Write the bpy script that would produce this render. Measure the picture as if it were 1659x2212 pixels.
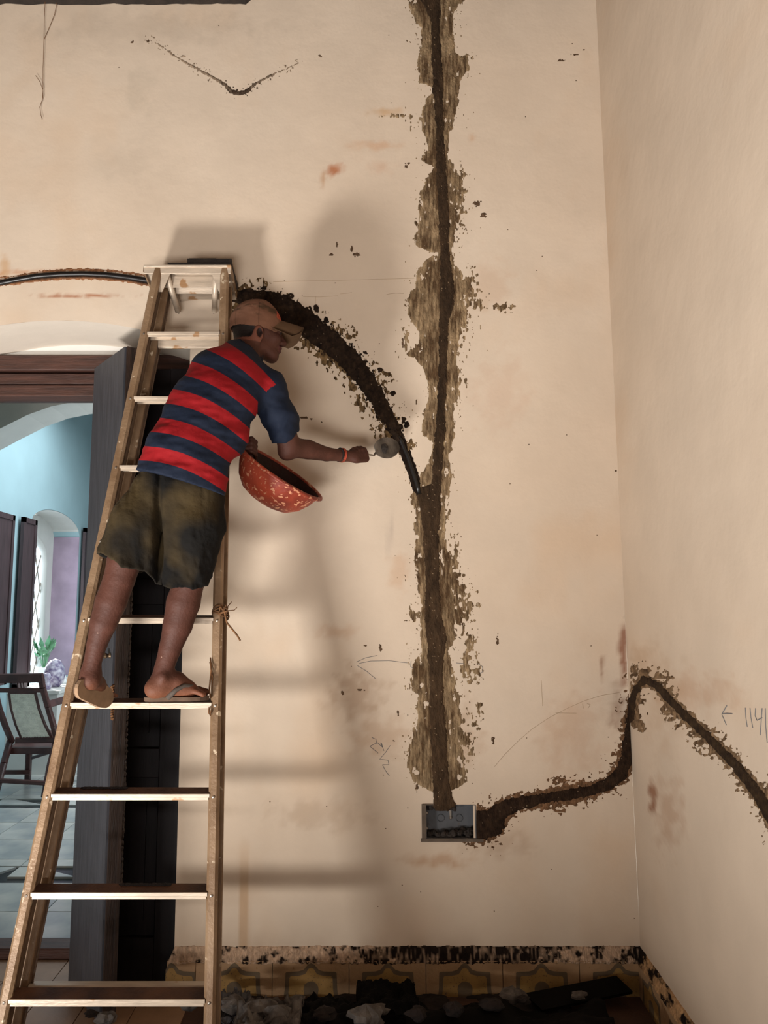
import bpy, math, random
import numpy as np
from mathutils import Vector
random.seed(7); RNG = np.random.default_rng(7)
for o in list(bpy.data.objects): bpy.data.objects.remove(o)
COL = bpy.context.scene.collection
SC = bpy.context.scene
PI = math.pi
# ------------------------------------------------------------------ camera
F = 1661.0; CX = 740.0; CY = 1106.0; TH = math.radians(7.4); CH = 1.52
cd = bpy.data.cameras.new('camera'); cam = bpy.data.objects.new('camera', cd); COL.objects.link(cam)
cd.sensor_fit = 'HORIZONTAL'; cd.sensor_width = 36; cd.lens = 36*F/1659
cd.shift_x = (829.5-CX)/1659
cam.location = (0, 0, CH); cam.rotation_euler = (PI/2+TH, 0, 0); cd.clip_start = .02
SC.camera = cam
# ------------------------------------------------------------------ world, light, exposure
SC.view_settings.view_transform = 'Standard'; SC.view_settings.look = 'None'
SC.view_settings.gamma = 1; SC.view_settings.use_curve_mapping = False
SC.view_settings.exposure = 0.0
w = bpy.data.worlds.new('world'); SC.world = w; w.use_nodes = True
bg = w.node_tree.nodes['Background']; bg.inputs[0].default_value = (.75, .88, 1, 1); bg.inputs[1].default_value = 3.0
def area(name, loc, target, size, power, color, sy=None):
    l = bpy.data.lights.new(name, 'AREA'); l.energy = power; l.color = color; l.size = size
    if sy: l.shape = 'RECTANGLE'; l.size_y = sy
    o = bpy.data.objects.new(name, l); COL.objects.link(o); o.location = loc
    o.rotation_euler = (Vector(target)-Vector(loc)).to_track_quat('-Z', 'Y').to_euler()
    return o
area('sun_bounce_off_floor', (-1.75, 1.05, .06), (-1.65, 1.2, 2), .46, 165, (1, .965, .93))
area('floor_bounce_fill', (-.55, -1.9, .05), (-.55, -1.89, 2), 1.7, 320, (1, .97, .95), 1.7)  # added fill lamp standing in for sunlight bounced off the floor
area('next_room_ceiling_fill', (-1.6, 7.3, 3.5), (-2.2, 7.3, 0), 2.0, 72, (.84, .94, 1), 2.5)  # added cool fill lamp under the ceiling, no roof opening there
area('next_room_side_fill', (.2, 6.6, 1.9), (-2.6, 6.4, 1.3), 1.6, 50, (.82, .93, 1), 1.8)  # added fill lamp from the right, no doorway on that side
sl = bpy.data.lights.new('sun', 'SUN'); sl.energy = 14; sl.color = (1, .97, .92); sl.angle = .01
so = bpy.data.objects.new('sun', sl); COL.objects.link(so)
so.rotation_euler = Vector((1.0, -1.25, -1.25)).to_track_quat('-Z', 'Y').to_euler()

# ------------------------------------------------------------------ helpers
WY = 3.30                    # depth of the working wall
CT, ST = math.cos(TH), math.sin(TH)
def ray(px, py):
    x = (px-CX)/F; y = (CY-py)/F
    return x, CT-y*ST, ST+y*CT
def P(px, py, Y):
    rx, ry, rz = ray(px, py); t = Y/ry
    return np.array([rx*t, Y, CH+rz*t])
def onback(px, py): return P(px, py, WY)
CXR = 1.2; RS = .078         # right wall: x = CXR + RS*(y-WY)
def onright(px, py):
    rx, ry, rz = ray(px, py)
    t = (CXR-RS*WY)/(rx-RS*ry)
    return np.array([rx*t, ry*t, CH+rz*t])
def hash3(i, j, k, s):
    n = (i*73856093) ^ (j*19349663) ^ (k*83492791) ^ (s*2654435)
    n = (n*1103515245+12345) & 0x7fffffff; n ^= n >> 13; n = (n*1274126177) & 0x7fffffff
    return (n & 0xffff)/65535.0
def vnoise(x, y, z=0, s=0):
    x, y, z = np.broadcast_arrays(np.asarray(x, float), np.asarray(y, float), np.asarray(z, float))
    i, j, k = [np.floor(a).astype(np.int64) for a in (x, y, z)]
    u, v, q = x-i, y-j, z-k
    u, v, q = [a*a*(3-2*a) for a in (u, v, q)]
    r = 0
    for a in (0, 1):
        for b in (0, 1):
            for c in (0, 1):
                r = r+hash3(i+a, j+b, k+c, s)*(u if a else 1-u)*(v if b else 1-v)*(q if c else 1-q)
    return r
def fbm(x, y, z=0, s=0, o=4):
    r = 0; a = .5; t = 0
    for n in range(o):
        r = r+a*vnoise(np.asarray(x)*2**n, np.asarray(y)*2**n, np.asarray(z)*2**n, s+n*17); t += a; a *= .55
    return r/t-.5

def srgb(h):
    h = h.lstrip('#'); c = [int(h[i:i+2], 16)/255 for i in (0, 2, 4)]
    return tuple((v/12.92 if v <= .04045 else ((v+.055)/1.055)**2.4) for v in c)
def mat(name, col, rough=.7, metal=0, var=.15, scale=8, bump=0, bscale=60, stretch=(1, 1, 1), col2=None, attr=None, spec=.5, dots=None, emit=None):
    m = bpy.data.materials.new(name); m.use_nodes = True; nt = m.node_tree; N = nt.nodes; L = nt.links
    b = N['Principled BSDF']; b.inputs['Roughness'].default_value = rough; b.inputs['Metallic'].default_value = metal
    b.inputs['Specular IOR Level'].default_value = spec
    tc = N.new('ShaderNodeTexCoord'); mp = N.new('ShaderNodeMapping'); mp.inputs['Scale'].default_value = stretch
    L.new(tc.outputs['Object'], mp.inputs['Vector'])
    no = N.new('ShaderNodeTexNoise'); no.inputs['Scale'].default_value = scale; no.inputs['Detail'].default_value = 6
    L.new(mp.outputs[0], no.inputs['Vector'])
    c = srgb(col) if isinstance(col, str) else col
    mx = N.new('ShaderNodeMix'); mx.data_type = 'RGBA'
    rp = N.new('ShaderNodeMapRange'); rp.inputs['From Min'].default_value = .35; rp.inputs['From Max'].default_value = .65
    L.new(no.outputs['Fac'], rp.inputs['Value']); L.new(rp.outputs[0], mx.inputs[0])
    c2 = (srgb(col2) if isinstance(col2, str) else col2) if col2 else tuple(v*(1-var) for v in c)
    c1 = c if col2 else tuple(min(1, v*(1+var)) for v in c)
    if attr:
        at = N.new('ShaderNodeAttribute'); at.attribute_name = attr
        mu = N.new('ShaderNodeMix'); mu.data_type = 'RGBA'; mu.blend_type = 'MULTIPLY'; mu.inputs[0].default_value = 1
        mx.inputs[6].default_value = (1-var,)*3+(1,); mx.inputs[7].default_value = (1+var,)*3+(1,)
        mu.clamp_result = False
        L.new(at.outputs['Color'], mu.inputs[6]); L.new(mx.outputs[2], mu.inputs[7]); out = mu.outputs[2]
    else:
        mx.inputs[6].default_value = (*c1, 1); mx.inputs[7].default_value = (*c2, 1); out = mx.outputs[2]
    if dots:
        dcol, dscale, thr = dots
        n2 = N.new('ShaderNodeTexNoise'); n2.inputs['Scale'].default_value = dscale; n2.inputs['Detail'].default_value = 3
        L.new(tc.outputs['Object'], n2.inputs['Vector'])
        r2 = N.new('ShaderNodeMapRange'); r2.inputs['From Min'].default_value = thr; r2.inputs['From Max'].default_value = thr+.04
        L.new(n2.outputs['Fac'], r2.inputs['Value'])
        m2 = N.new('ShaderNodeMix'); m2.data_type = 'RGBA'; m2.inputs[7].default_value = (*srgb(dcol), 1)
        L.new(r2.outputs[0], m2.inputs[0]); L.new(out, m2.inputs[6]); out = m2.outputs[2]
    L.new(out, b.inputs['Base Color'])
    if bump:
        n3 = N.new('ShaderNodeTexNoise'); n3.inputs['Scale'].default_value = bscale; n3.inputs['Detail'].default_value = 5
        L.new(mp.outputs[0], n3.inputs['Vector'])
        bp = N.new('ShaderNodeBump'); bp.inputs['Strength'].default_value = bump; bp.inputs['Distance'].default_value = .01
        L.new(n3.outputs['Fac'], bp.inputs['Height']); L.new(bp.outputs[0], b.inputs['Normal'])
    return m

class MB:
    def __init__(s): s.v = []; s.f = []
    def add(s, vs, fs):
        n = len(s.v); s.v += [tuple(map(float, p)) for p in vs]; s.f += [tuple(n+i for i in f) for f in fs]; return s
    def box(s, lo, hi):
        (a, b, c), (d, e, f) = lo, hi
        return s.add([(a, b, c), (d, b, c), (d, e, c), (a, e, c), (a, b, f), (d, b, f), (d, e, f), (a, e, f)],
                     [(0, 3, 2, 1), (4, 5, 6, 7), (0, 1, 5, 4), (1, 2, 6, 5), (2, 3, 7, 6), (3, 0, 4, 7)])
    def beam(s, a, b, w, h, up=(0, 1, 0), ch=.15):
        """bar from a to b, w across, h along `up`, chamfered edges"""
        a, b = np.array(a, float), np.array(b, float); d = b-a; d /= np.linalg.norm(d)
        u = np.array(up, float); u -= d*u.dot(d); u /= np.linalg.norm(u); r = np.cross(d, u)
        c = min(w, h)*ch; W, H = w/2, h/2
        pr = [(-W+c, -H), (W-c, -H), (W, -H+c), (W, H-c), (W-c, H), (-W+c, H), (-W, H-c), (-W, -H+c)]
        vs = [p+r*x+u*y for p in (a, b) for x, y in pr]
        fs = [tuple(range(7, -1, -1)), tuple(range(8, 16))]+[(i, (i+1) % 8, 8+(i+1) % 8, 8+i) for i in range(8)]
        return s.add(vs, fs)
    def tube(s, pts, r, n=8, flat=None):
        pts = [np.array(p, float) for p in pts]; m = len(pts)
        rs = r if hasattr(r, '__len__') else [r]*m; vs = []
        prev = None
        for i, p in enumerate(pts):
            d = pts[min(i+1, m-1)]-pts[max(i-1, 0)]; d /= max(1e-9, np.linalg.norm(d))
            if prev is None:
                q = np.array((0, 1, 0)) if abs(d[1]) < .8 else np.array((1, 0, 0)); u = np.cross(d, q)
            else: u = prev-d*prev.dot(d)
            u /= np.linalg.norm(u); prev = u; v = np.cross(d, u)
            for k in range(n):
                t = 2*PI*k/n; o = (u*math.cos(t)+v*math.sin(t))*rs[i]
                if flat is not None: fd, ff = flat; o = o-np.array(fd)*o.dot(fd)*(1-ff)
                vs.append(p+o)
        fs = [(i*n+k, i*n+(k+1) % n, (i+1)*n+(k+1) % n, (i+1)*n+k) for i in range(m-1) for k in range(n)]
        fs += [tuple(range(n-1, -1, -1)), tuple((m-1)*n+k for k in range(n))]
        return s.add(vs, fs)
    def prism(s, poly, d):
        poly = [np.array(p, float) for p in poly]; d = np.array(d, float); n = len(poly)
        return s.add(poly+[p+d for p in poly], [tuple(range(n-1, -1, -1)), tuple(range(n, 2*n))]+[(i, (i+1) % n, n+(i+1) % n, n+i) for i in range(n)])
    def lathe(s, prof, c, ax=(0, 0, 1), n=32, close=False):
        ax = np.array(ax, float); ax /= np.linalg.norm(ax)
        q = np.array((1, 0, 0)) if abs(ax[0]) < .8 else np.array((0, 1, 0)); u = np.cross(ax, q); u /= np.linalg.norm(u); v = np.cross(ax, u)
        c = np.array(c, float); vs = [c+ax*h+(u*math.cos(2*PI*k/n)+v*math.sin(2*PI*k/n))*r for r, h in prof for k in range(n)]
        m = len(prof); fs = [(i*n+k, i*n+(k+1) % n, (i+1)*n+(k+1) % n, (i+1)*n+k) for i in range(m-1) for k in range(n)]
        return s.add(vs, fs)
    def blob(s, c, r, n=8, seed=0, amp=.3, sq=(1, 1, 1)):
        vs = []; fs = []; c = np.array(c, float)
        for i in range(n+1):
            t = PI*i/n
            for k in range(n*2):
                p = PI*k/n; d = np.array([math.sin(t)*math.cos(p), math.sin(t)*math.sin(p), math.cos(t)])
                rr = r*(1+amp*2*float(fbm(d[0]*1.7+seed*3.1, d[1]*1.7, d[2]*1.7, seed, 2)))
                vs.append(c+d*rr*np.array(sq))
        m = n*2
        for i in range(n):
            for k in range(m): fs.append((i*m+k, i*m+(k+1) % m, (i+1)*m+(k+1) % m, (i+1)*m+k))
        return s.add(vs, [f[::-1] for f in fs])
    def build(s, name, m, parent=None, smooth=False, recalc=True): return mk(name, s.v, s.f, m, parent, smooth, recalc)

def wloc(o):
    l = Vector((0, 0, 0))
    while o: l += o.location; o = o.parent
    return l
def mk(name, vs, fs, m, parent=None, smooth=False, recalc=True, attrs=None):
    vs = np.asarray(vs, np.float32).reshape(-1, 3)
    if parent is not None: org = np.array(wloc(parent))
    else:
        lo, hi = vs.min(0), vs.max(0); org = np.array([(lo[0]+hi[0])/2, (lo[1]+hi[1])/2, lo[2]])
    me = bpy.data.meshes.new(name); v = (vs-org).astype(np.float32)
    if isinstance(fs, np.ndarray):
        nf, k = fs.shape
        me.vertices.add(len(v)); me.vertices.foreach_set('co', v.ravel())
        me.loops.add(nf*k); me.loops.foreach_set('vertex_index', fs.ravel().astype(np.int32))
        me.polygons.add(nf); me.polygons.foreach_set('loop_start', np.arange(0, nf*k, k, dtype=np.int32))
        me.polygons.foreach_set('loop_total', np.full(nf, k, np.int32))
    else:
        me.from_pydata([tuple(map(float, p)) for p in v], [], fs)
    me.update(calc_edges=True); me.validate()
    if recalc and not isinstance(fs, np.ndarray):
        import bmesh
        bm = bmesh.new(); bm.from_mesh(me); bmesh.ops.remove_doubles(bm, verts=bm.verts, dist=1e-6)
        bmesh.ops.recalc_face_normals(bm, faces=bm.faces); bm.to_mesh(me); bm.free()
    if attrs is not None:
        for an, (ty, arr) in attrs.items():
            a = me.attributes.new(an, ty, 'POINT')
            if ty == 'FLOAT_COLOR':
                a.data.foreach_set('color', np.concatenate([arr, np.ones((len(arr), 1))], 1).astype(np.float32).ravel())
            else: a.data.foreach_set('value', arr.astype(np.float32))
    if smooth: me.polygons.foreach_set('use_smooth', np.ones(len(me.polygons), bool))
    me.materials.append(m)
    o = bpy.data.objects.new(name, me); COL.objects.link(o)
    if parent is not None: o.parent = parent
    else: o.location = org
    return o
def tag(o, label=None, cat=None, group=None, kind=None):
    if label: o['label'] = label
    if cat: o['category'] = cat
    if group: o['group'] = group
    if kind: o['kind'] = kind
    return o
def empty(name, loc, label=None, cat=None, group=None, kind=None):
    o = bpy.data.objects.new(name, None); COL.objects.link(o); o.location = loc; o.empty_display_size = .1
    return tag(o, label, cat, group, kind)

def gridpatch(name, u0, u1, v0, v1, step, fn, plane, m, parent, out=(0, -1, 0)):
    """relief sheet on a wall: fn(U,V)->(mask value, height, colour); cells with mask>0 are kept, edges meet the wall"""
    u = np.arange(u0, u1, step); v = np.arange(v0, v1, step); U, V = np.meshgrid(u, v)
    M, H, C = fn(U, V)
    keep = M > 0; cell = keep[:-1, :-1] | keep[1:, :-1] | keep[:-1, 1:] | keep[1:, 1:]
    cnt = (keep[:-1, :-1].astype(int)+keep[1:, :-1]+keep[:-1, 1:]+keep[1:, 1:]); cell = cnt >= 2
    H = np.where(keep, H+.0006, -.0004)
    rx = (U-CX)/F; ry0 = (CY-V)/F; ry = CT-ry0*ST; rz = ST+ry0*CT
    if plane == 'back': t = WY/ry
    else: t = (CXR-RS*WY)/(rx-RS*ry)
    o = np.array(out, float); o /= np.linalg.norm(o)
    X = rx*t+o[0]*H; Y = ry*t+o[1]*H; Z = CH+rz*t+o[2]*H
    idx = np.arange(U.size).reshape(U.shape)
    q = np.stack([idx[:-1, :-1], idx[1:, :-1], idx[1:, 1:], idx[:-1, 1:]], -1)[cell]
    used, inv = np.unique(q.ravel(), return_inverse=True)
    vs = np.stack([X.ravel(), Y.ravel(), Z.ravel()], 1)[used]
    return mk(name, vs, inv.reshape(-1, 4).astype(np.int32), m, parent, True, False, {'col': ('FLOAT_COLOR', C.reshape(-1, 3)[used])})

# ------------------------------------------------------------------ signed-distance modelling (organic shapes)
class SDF:
    def __init__(s, lo, hi, res):
        s.lo = np.array(lo, float); s.res = res; s.n = np.ceil((np.array(hi)-s.lo)/res).astype(int)+1
        s.F = np.full(s.n, .3, np.float32)
        s.ax = [s.lo[i]+res*np.arange(s.n[i]) for i in range(3)]
    def sub(s, lo, hi):
        a = np.clip(np.floor((np.array(lo)-s.lo)/s.res).astype(int), 0, s.n); b = np.clip(np.ceil((np.array(hi)-s.lo)/s.res).astype(int)+1, 0, s.n)
        sl = tuple(slice(a[i], b[i]) for i in range(3))
        g = np.meshgrid(*[s.ax[i][sl[i]] for i in range(3)], indexing='ij')
        return sl, g
    def comb(s, sl, d, k, mode='u'):
        A = s.F[sl]
        if mode == 'u':
            if k > 0:
                h = np.clip(.5+.5*(d-A)/k, 0, 1); s.F[sl] = d*(1-h)+A*h-k*h*(1-h)
            else: s.F[sl] = np.minimum(A, d)
        else: s.F[sl] = np.maximum(A, -d)
    def cone(s, a, b, ra, rb, k=.02, flat=None, cut=False, cuta=False, mode='u', fold=None):
        a, b = np.array(a, float), np.array(b, float); m = max(ra, rb)+k+.03
        sl, (X, Y, Z) = s.sub(np.minimum(a, b)-m, np.maximum(a, b)+m)
        d = b-a; L = np.linalg.norm(d); qx, qy, qz = X-a[0], Y-a[1], Z-a[2]
        t0 = (qx*d[0]+qy*d[1]+qz*d[2])/L**2; t = np.clip(t0, 0, 1)
        if cut: t = np.maximum(t0, 0)
        if cuta: t = np.minimum(np.where(cut, t0, t0), 1e9) if cut else np.minimum(t0, 1)
        tc = np.clip(t, 0, 1); qx = qx-t*d[0]; qy = qy-t*d[1]; qz = qz-t*d[2]
        if flat is not None:
            n, f = flat; n = np.array(n, float); n /= np.linalg.norm(n); c = (qx*n[0]+qy*n[1]+qz*n[2])*(1/f-1)
            qx, qy, qz = qx+n[0]*c, qy+n[1]*c, qz+n[2]*c
        D = np.sqrt(qx*qx+qy*qy+qz*qz)-(ra+(rb-ra)*tc)
        if cut: D = np.maximum(D, (t0-1)*L)
        if cuta: D = np.maximum(D, -t0*L)
        s.comb(sl, D.astype(np.float32), k, mode)
    def chain(s, pts, k=.02, **kw):
        for i, ((a, ra), (b, rb)) in enumerate(zip(pts[:-1], pts[1:])): s.cone(a, b, ra, rb, k if i == 0 else min(k, .005), **kw)
    def ell(s, c, r, axes=None, k=.015, mode='u'):
        c = np.array(c, float); r = np.array(r, float); m = r.max()+k+.02
        sl, (X, Y, Z) = s.sub(c-m, c+m); q = [X-c[0], Y-c[1], Z-c[2]]
        if axes is None: axes = np.eye(3)
        l = [sum(ax[i]*q[i] for i in range(3)) for ax in axes]
        nn = np.sqrt(sum((l[i]/r[i])**2 for i in range(3))); g = np.sqrt(sum((l[i]/r[i]**2)**2 for i in range(3)))
        s.comb(sl, (nn*(nn-1)/np.maximum(g, 1e-6)).astype(np.float32), k, mode)
    def plane(s, pt, n):          # keep the side where (p-pt).n < 0
        n = np.array(n, float); n /= np.linalg.norm(n)
        g = n[0]*(s.ax[0]-pt[0])[:, None, None]+n[1]*(s.ax[1]-pt[1])[None, :, None]+n[2]*(s.ax[2]-pt[2])[None, None, :]
        s.F = np.maximum(s.F, g.astype(np.float32))
    def mesh(s):
        Fd = s.F; ins = Fd < 0; n = s.n
        c = np.zeros(n-1, np.int8)
        for a in (0, 1):
            for b in (0, 1):
                for e in (0, 1): c += ins[a:n[0]-1+a, b:n[1]-1+b, e:n[2]-1+e]
        act = (c > 0) & (c < 8); I = np.argwhere(act)
        cor = [(a, b, e) for a in (0, 1) for b in (0, 1) for e in (0, 1)]
        val = np.stack([Fd[I[:, 0]+a, I[:, 1]+b, I[:, 2]+e] for a, b, e in cor], 1)
        acc = np.zeros((len(I), 3)); cnt = np.zeros(len(I))
        for i in range(8):
            for j in range(i+1, 8):
                df = [cor[j][t]-cor[i][t] for t in range(3)]
                if sum(map(abs, df)) != 1: continue
                x = (val[:, i] < 0) != (val[:, j] < 0); t = val[:, i]/np.where(x, val[:, i]-val[:, j], 1)
                p = np.array(cor[i])[None]+np.array(df)[None]*t[:, None]
                acc += np.where(x[:, None], p, 0); cnt += x
        V = s.lo+s.res*(I+acc/np.maximum(cnt, 1)[:, None])
        def key(J): return (J[:, 0]*n[1]+J[:, 1])*n[2]+J[:, 2]
        K = key(I); faces = []
        for axx in range(3):
            u, v = [(1, 2), (2, 0), (0, 1)][axx]
            sa = [slice(None)]*3; sb = [slice(None)]*3; sa[axx] = slice(0, -1); sb[axx] = slice(1, None)
            A = ins[tuple(sa)]; B = ins[tuple(sb)]; E = np.argwhere(A != B)
            E = E[(E[:, u] > 0) & (E[:, v] > 0) & (E[:, u] < n[u]-1) & (E[:, v] < n[v]-1)]
            fl = A[E[:, 0], E[:, 1], E[:, 2]]
            qs = []
            for du, dv in ((-1, -1), (0, -1), (0, 0), (-1, 0)):
                J = E.copy(); J[:, u] += du; J[:, v] += dv; qs.append(np.searchsorted(K, key(J)))
            Q = np.stack(qs, 1); Q[~fl] = Q[~fl][:, ::-1]; faces.append(Q)
        return V, np.concatenate(faces).astype(np.int32)
    def sample_normals(s): pass
def interp(y, ys, vs): return np.interp(y, ys, vs)
# ------------------------------------------------------------------ materials
M = {}
M['plaster'] = mat('plaster', '#cfbeac', .85, var=.035, scale=3.5, bump=.25, bscale=14, attr='col', spec=.2)
M['plaster_plain'] = mat('plaster_plain', '#cdb9a2', .85, var=.04, scale=4, bump=.2, bscale=14, spec=.2)
M['plaster_dim'] = mat('plaster_dim', '#6a6058', .9, var=.05)
M['cement'] = mat('cement', '#3a2c20', .95, var=.22, scale=70, bump=.8, bscale=160, attr='col', spec=.15, stretch=(1, 1, .45))
M['pencil'] = mat('pencil', '#6e6c6c', .8)
M['scratch'] = mat('scratch', '#b09a80', .8)
M['conduit'] = mat('conduit', '#120e0c', .35, var=.3, scale=20)
M['darkwood'] = mat('darkwood', '#33211a', .45, var=.35, scale=10, stretch=(6, 6, .5), bump=.15, bscale=40)
M['edge'] = mat('edge', '#2a1d16', .5, var=.4, scale=14, stretch=(5, 5, .5), bump=.3, bscale=60)
M['lintel'] = mat('lintel', '#462a20', .6, var=.35, scale=9, stretch=(.5, 6, 6), bump=.3, bscale=40)
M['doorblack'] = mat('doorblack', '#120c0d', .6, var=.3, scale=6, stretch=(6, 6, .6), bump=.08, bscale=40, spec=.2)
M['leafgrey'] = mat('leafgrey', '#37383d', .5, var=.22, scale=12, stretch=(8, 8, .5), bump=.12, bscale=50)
M['alu'] = mat('alu', '#957a5e', .5, .15, scale=9, col2='#755a40', bump=.2, bscale=90, dots=('#cbb79c', 26, .66))
M['alu_web'] = mat('alu_web', '#685240', .5, .2, scale=12, stretch=(5, 5, .5), var=.2, bump=.1)
M['alu_clean'] = mat('alu_clean', '#bfae9a', .4, .2, scale=14, stretch=(.6, 3, 3), var=.14, bump=.1, dots=('#a5805c', 12, .64))
M['tread'] = mat('tread', '#5f3d27', .7, .0, scale=12, col2='#3d251a', bump=.3, bscale=90)
M['steel'] = mat('steel', '#8d8378', .35, .7, var=.2)
M['brass'] = mat('brass', '#6d5a45', .4, .7, var=.2)
M['slate'] = mat('slate', '#2b231d', .9, var=.25, scale=20, bump=.5, bscale=60)
M['skin'] = mat('skin', '#6f4031', .62, var=.12, scale=14, bump=.2, bscale=90, attr='col', spec=.25)
M['hair'] = mat('hair', '#17100d', .9, var=.2, scale=90, bump=.6, bscale=200)
M['shorts'] = mat('shorts', '#3a3324', .9, var=.3, scale=7, bump=.55, bscale=30, attr='col', spec=.2)
M['cap'] = mat('cap', '#8a6650', .9, var=.1, scale=14, bump=.2, bscale=60, attr='col', spec=.15)
M['sandal'] = mat('sandal', '#5b4636', .85, var=.2, scale=30)
M['sandal_sole'] = mat('sandal_sole', '#8f7358', .85, var=.12, scale=40)
M['strap'] = mat('strap', '#4a4038', .8, var=.2, scale=40)
M['thread'] = mat('thread', '#a83f24', .8)
M['twine'] = mat('twine', '#6d4a2c', .95, var=.3, scale=60)
M['metal_dark'] = mat('metal_dark', '#4b4b4e', .5, .3, var=.2, scale=20)
M['trowel'] = mat('trowel', '#77716a', .45, .3, col2='#393430', scale=18)
M['basin_out'] = mat('basin_out', '#b5482c', .55, col2='#74291a', scale=7, bump=.3, bscale=40, dots=('#c98a68', 60, .58))
M['basin_in'] = mat('basin_in', '#3d120c', .8, col2='#180a08', scale=10, bump=.5, bscale=40)
M['boxmetal'] = mat('boxmetal', '#4f5053', .65, .1, var=.12, scale=20)
M['boxlip'] = mat('boxlip', '#5a4d40', .8, .0, var=.2, scale=30)
M['tile'] = mat('tile', '#9b7b59', .75, var=.1, scale=10, bump=.2, bscale=80, dots=('#8d6c46', 60, .66))
M['inlay'] = mat('inlay', '#5e4e39', .75, var=.12, scale=20)
M['inlay_dark'] = mat('inlay_dark', '#715c3c', .75, var=.12, scale=20)
M['tile_mid'] = mat('tile_mid', '#94733f', .75, var=.12, scale=20, dots=('#5c4a32', 120, .62))
M['floor'] = mat('floor', '#452d20', .8, var=.25, scale=6, bump=.3)
M['floortile'] = mat('floortile', '#94755c', .5, var=.2, scale=6, bump=.1)
M['marble'] = mat('marble', '#cfcdc6', .18, var=.1, scale=3, col2='#a3a9aa')
M['marble_black'] = mat('marble_black', '#2a2c31', .2, var=.3, scale=6)
M['bluewall'] = mat('bluewall', '#a3bfc5', .85, var=.05, scale=2)
M['white'] = mat('white', '#dcdad4', .8, var=.05, scale=4)
M['lilac'] = mat('lilac', '#a994a6', .85, var=.12, scale=5)
M['shutter'] = mat('shutter', '#4a3a3c', .5, var=.2, scale=8, stretch=(6, 6, .5))
M['chair'] = mat('chair', '#553430', .35, var=.3, scale=10)
M['cane'] = mat('cane', '#efeee2', .6, var=.1, scale=20)
M['leaf'] = mat('leaf', '#5d8f6a', .6, var=.3, scale=20)
M['ceramic'] = mat('ceramic', '#dfe3e2', .3, var=.06)
M['vase'] = mat('vase', '#d8d4de', .35, scale=24, col2='#6e5f86')
M['rubble'] = mat('rubble', '#1d1410', .95, var=.4, scale=20, bump=.6, bscale=60)
M['rubble_grey'] = mat('rubble_grey', '#6f6862', .9, col2='#221c19', scale=14, bump=.5, bscale=60)
M['plastic'] = mat('plastic', '#080605', .8, var=.4, scale=12, bump=.3, bscale=20, spec=.12)
M['ceiling'] = mat('ceiling', '#3c3028', .9, var=.3, scale=6)
# striped shirt: the colour follows the `stripe` attribute round the body
def shirt_mat():
    m = bpy.data.materials.new('striped_jersey'); m.use_nodes = True; nt = m.node_tree; N = nt.nodes; L = nt.links
    b = N['Principled BSDF']; b.inputs['Roughness'].default_value = .8; b.inputs['Specular IOR Level'].default_value = .25
    at = N.new('ShaderNodeAttribute'); at.attribute_name = 'stripe'
    fr = N.new('ShaderNodeMath'); fr.operation = 'FRACT'; L.new(at.outputs['Fac'], fr.inputs[0])
    gt = N.new('ShaderNodeMath'); gt.operation = 'LESS_THAN'; gt.inputs[1].default_value = .5; L.new(fr.outputs[0], gt.inputs[0])
    a2 = N.new('ShaderNodeAttribute'); a2.attribute_name = 'plain'; gt2 = N.new('ShaderNodeMath'); gt2.operation = 'LESS_THAN'; gt2.inputs[1].default_value = .5; L.new(a2.outputs['Fac'], gt2.inputs[0])
    an = N.new('ShaderNodeMath'); an.operation = 'MULTIPLY'; L.new(gt.outputs[0], an.inputs[0]); L.new(gt2.outputs[0], an.inputs[1])
    mx = N.new('ShaderNodeMix'); mx.data_type = 'RGBA'; mx.inputs[6].default_value = (*srgb('#121b2c'), 1); mx.inputs[7].default_value = (*srgb('#8a1016'), 1)
    L.new(an.outputs[0], mx.inputs[0]); L.new(mx.outputs[2], b.inputs['Base Color'])
    tc = N.new('ShaderNodeTexCoord'); n3 = N.new('ShaderNodeTexNoise'); n3.inputs['Scale'].default_value = 22; n3.inputs['Detail'].default_value = 5
    L.new(tc.outputs['Object'], n3.inputs['Vector']); bp = N.new('ShaderNodeBump'); bp.inputs['Strength'].default_value = .35; bp.inputs['Distance'].default_value = .01
    L.new(n3.outputs['Fac'], bp.inputs['Height']); L.new(bp.outputs[0], b.inputs['Normal'])
    return m
M['shirt'] = shirt_mat()
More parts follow.
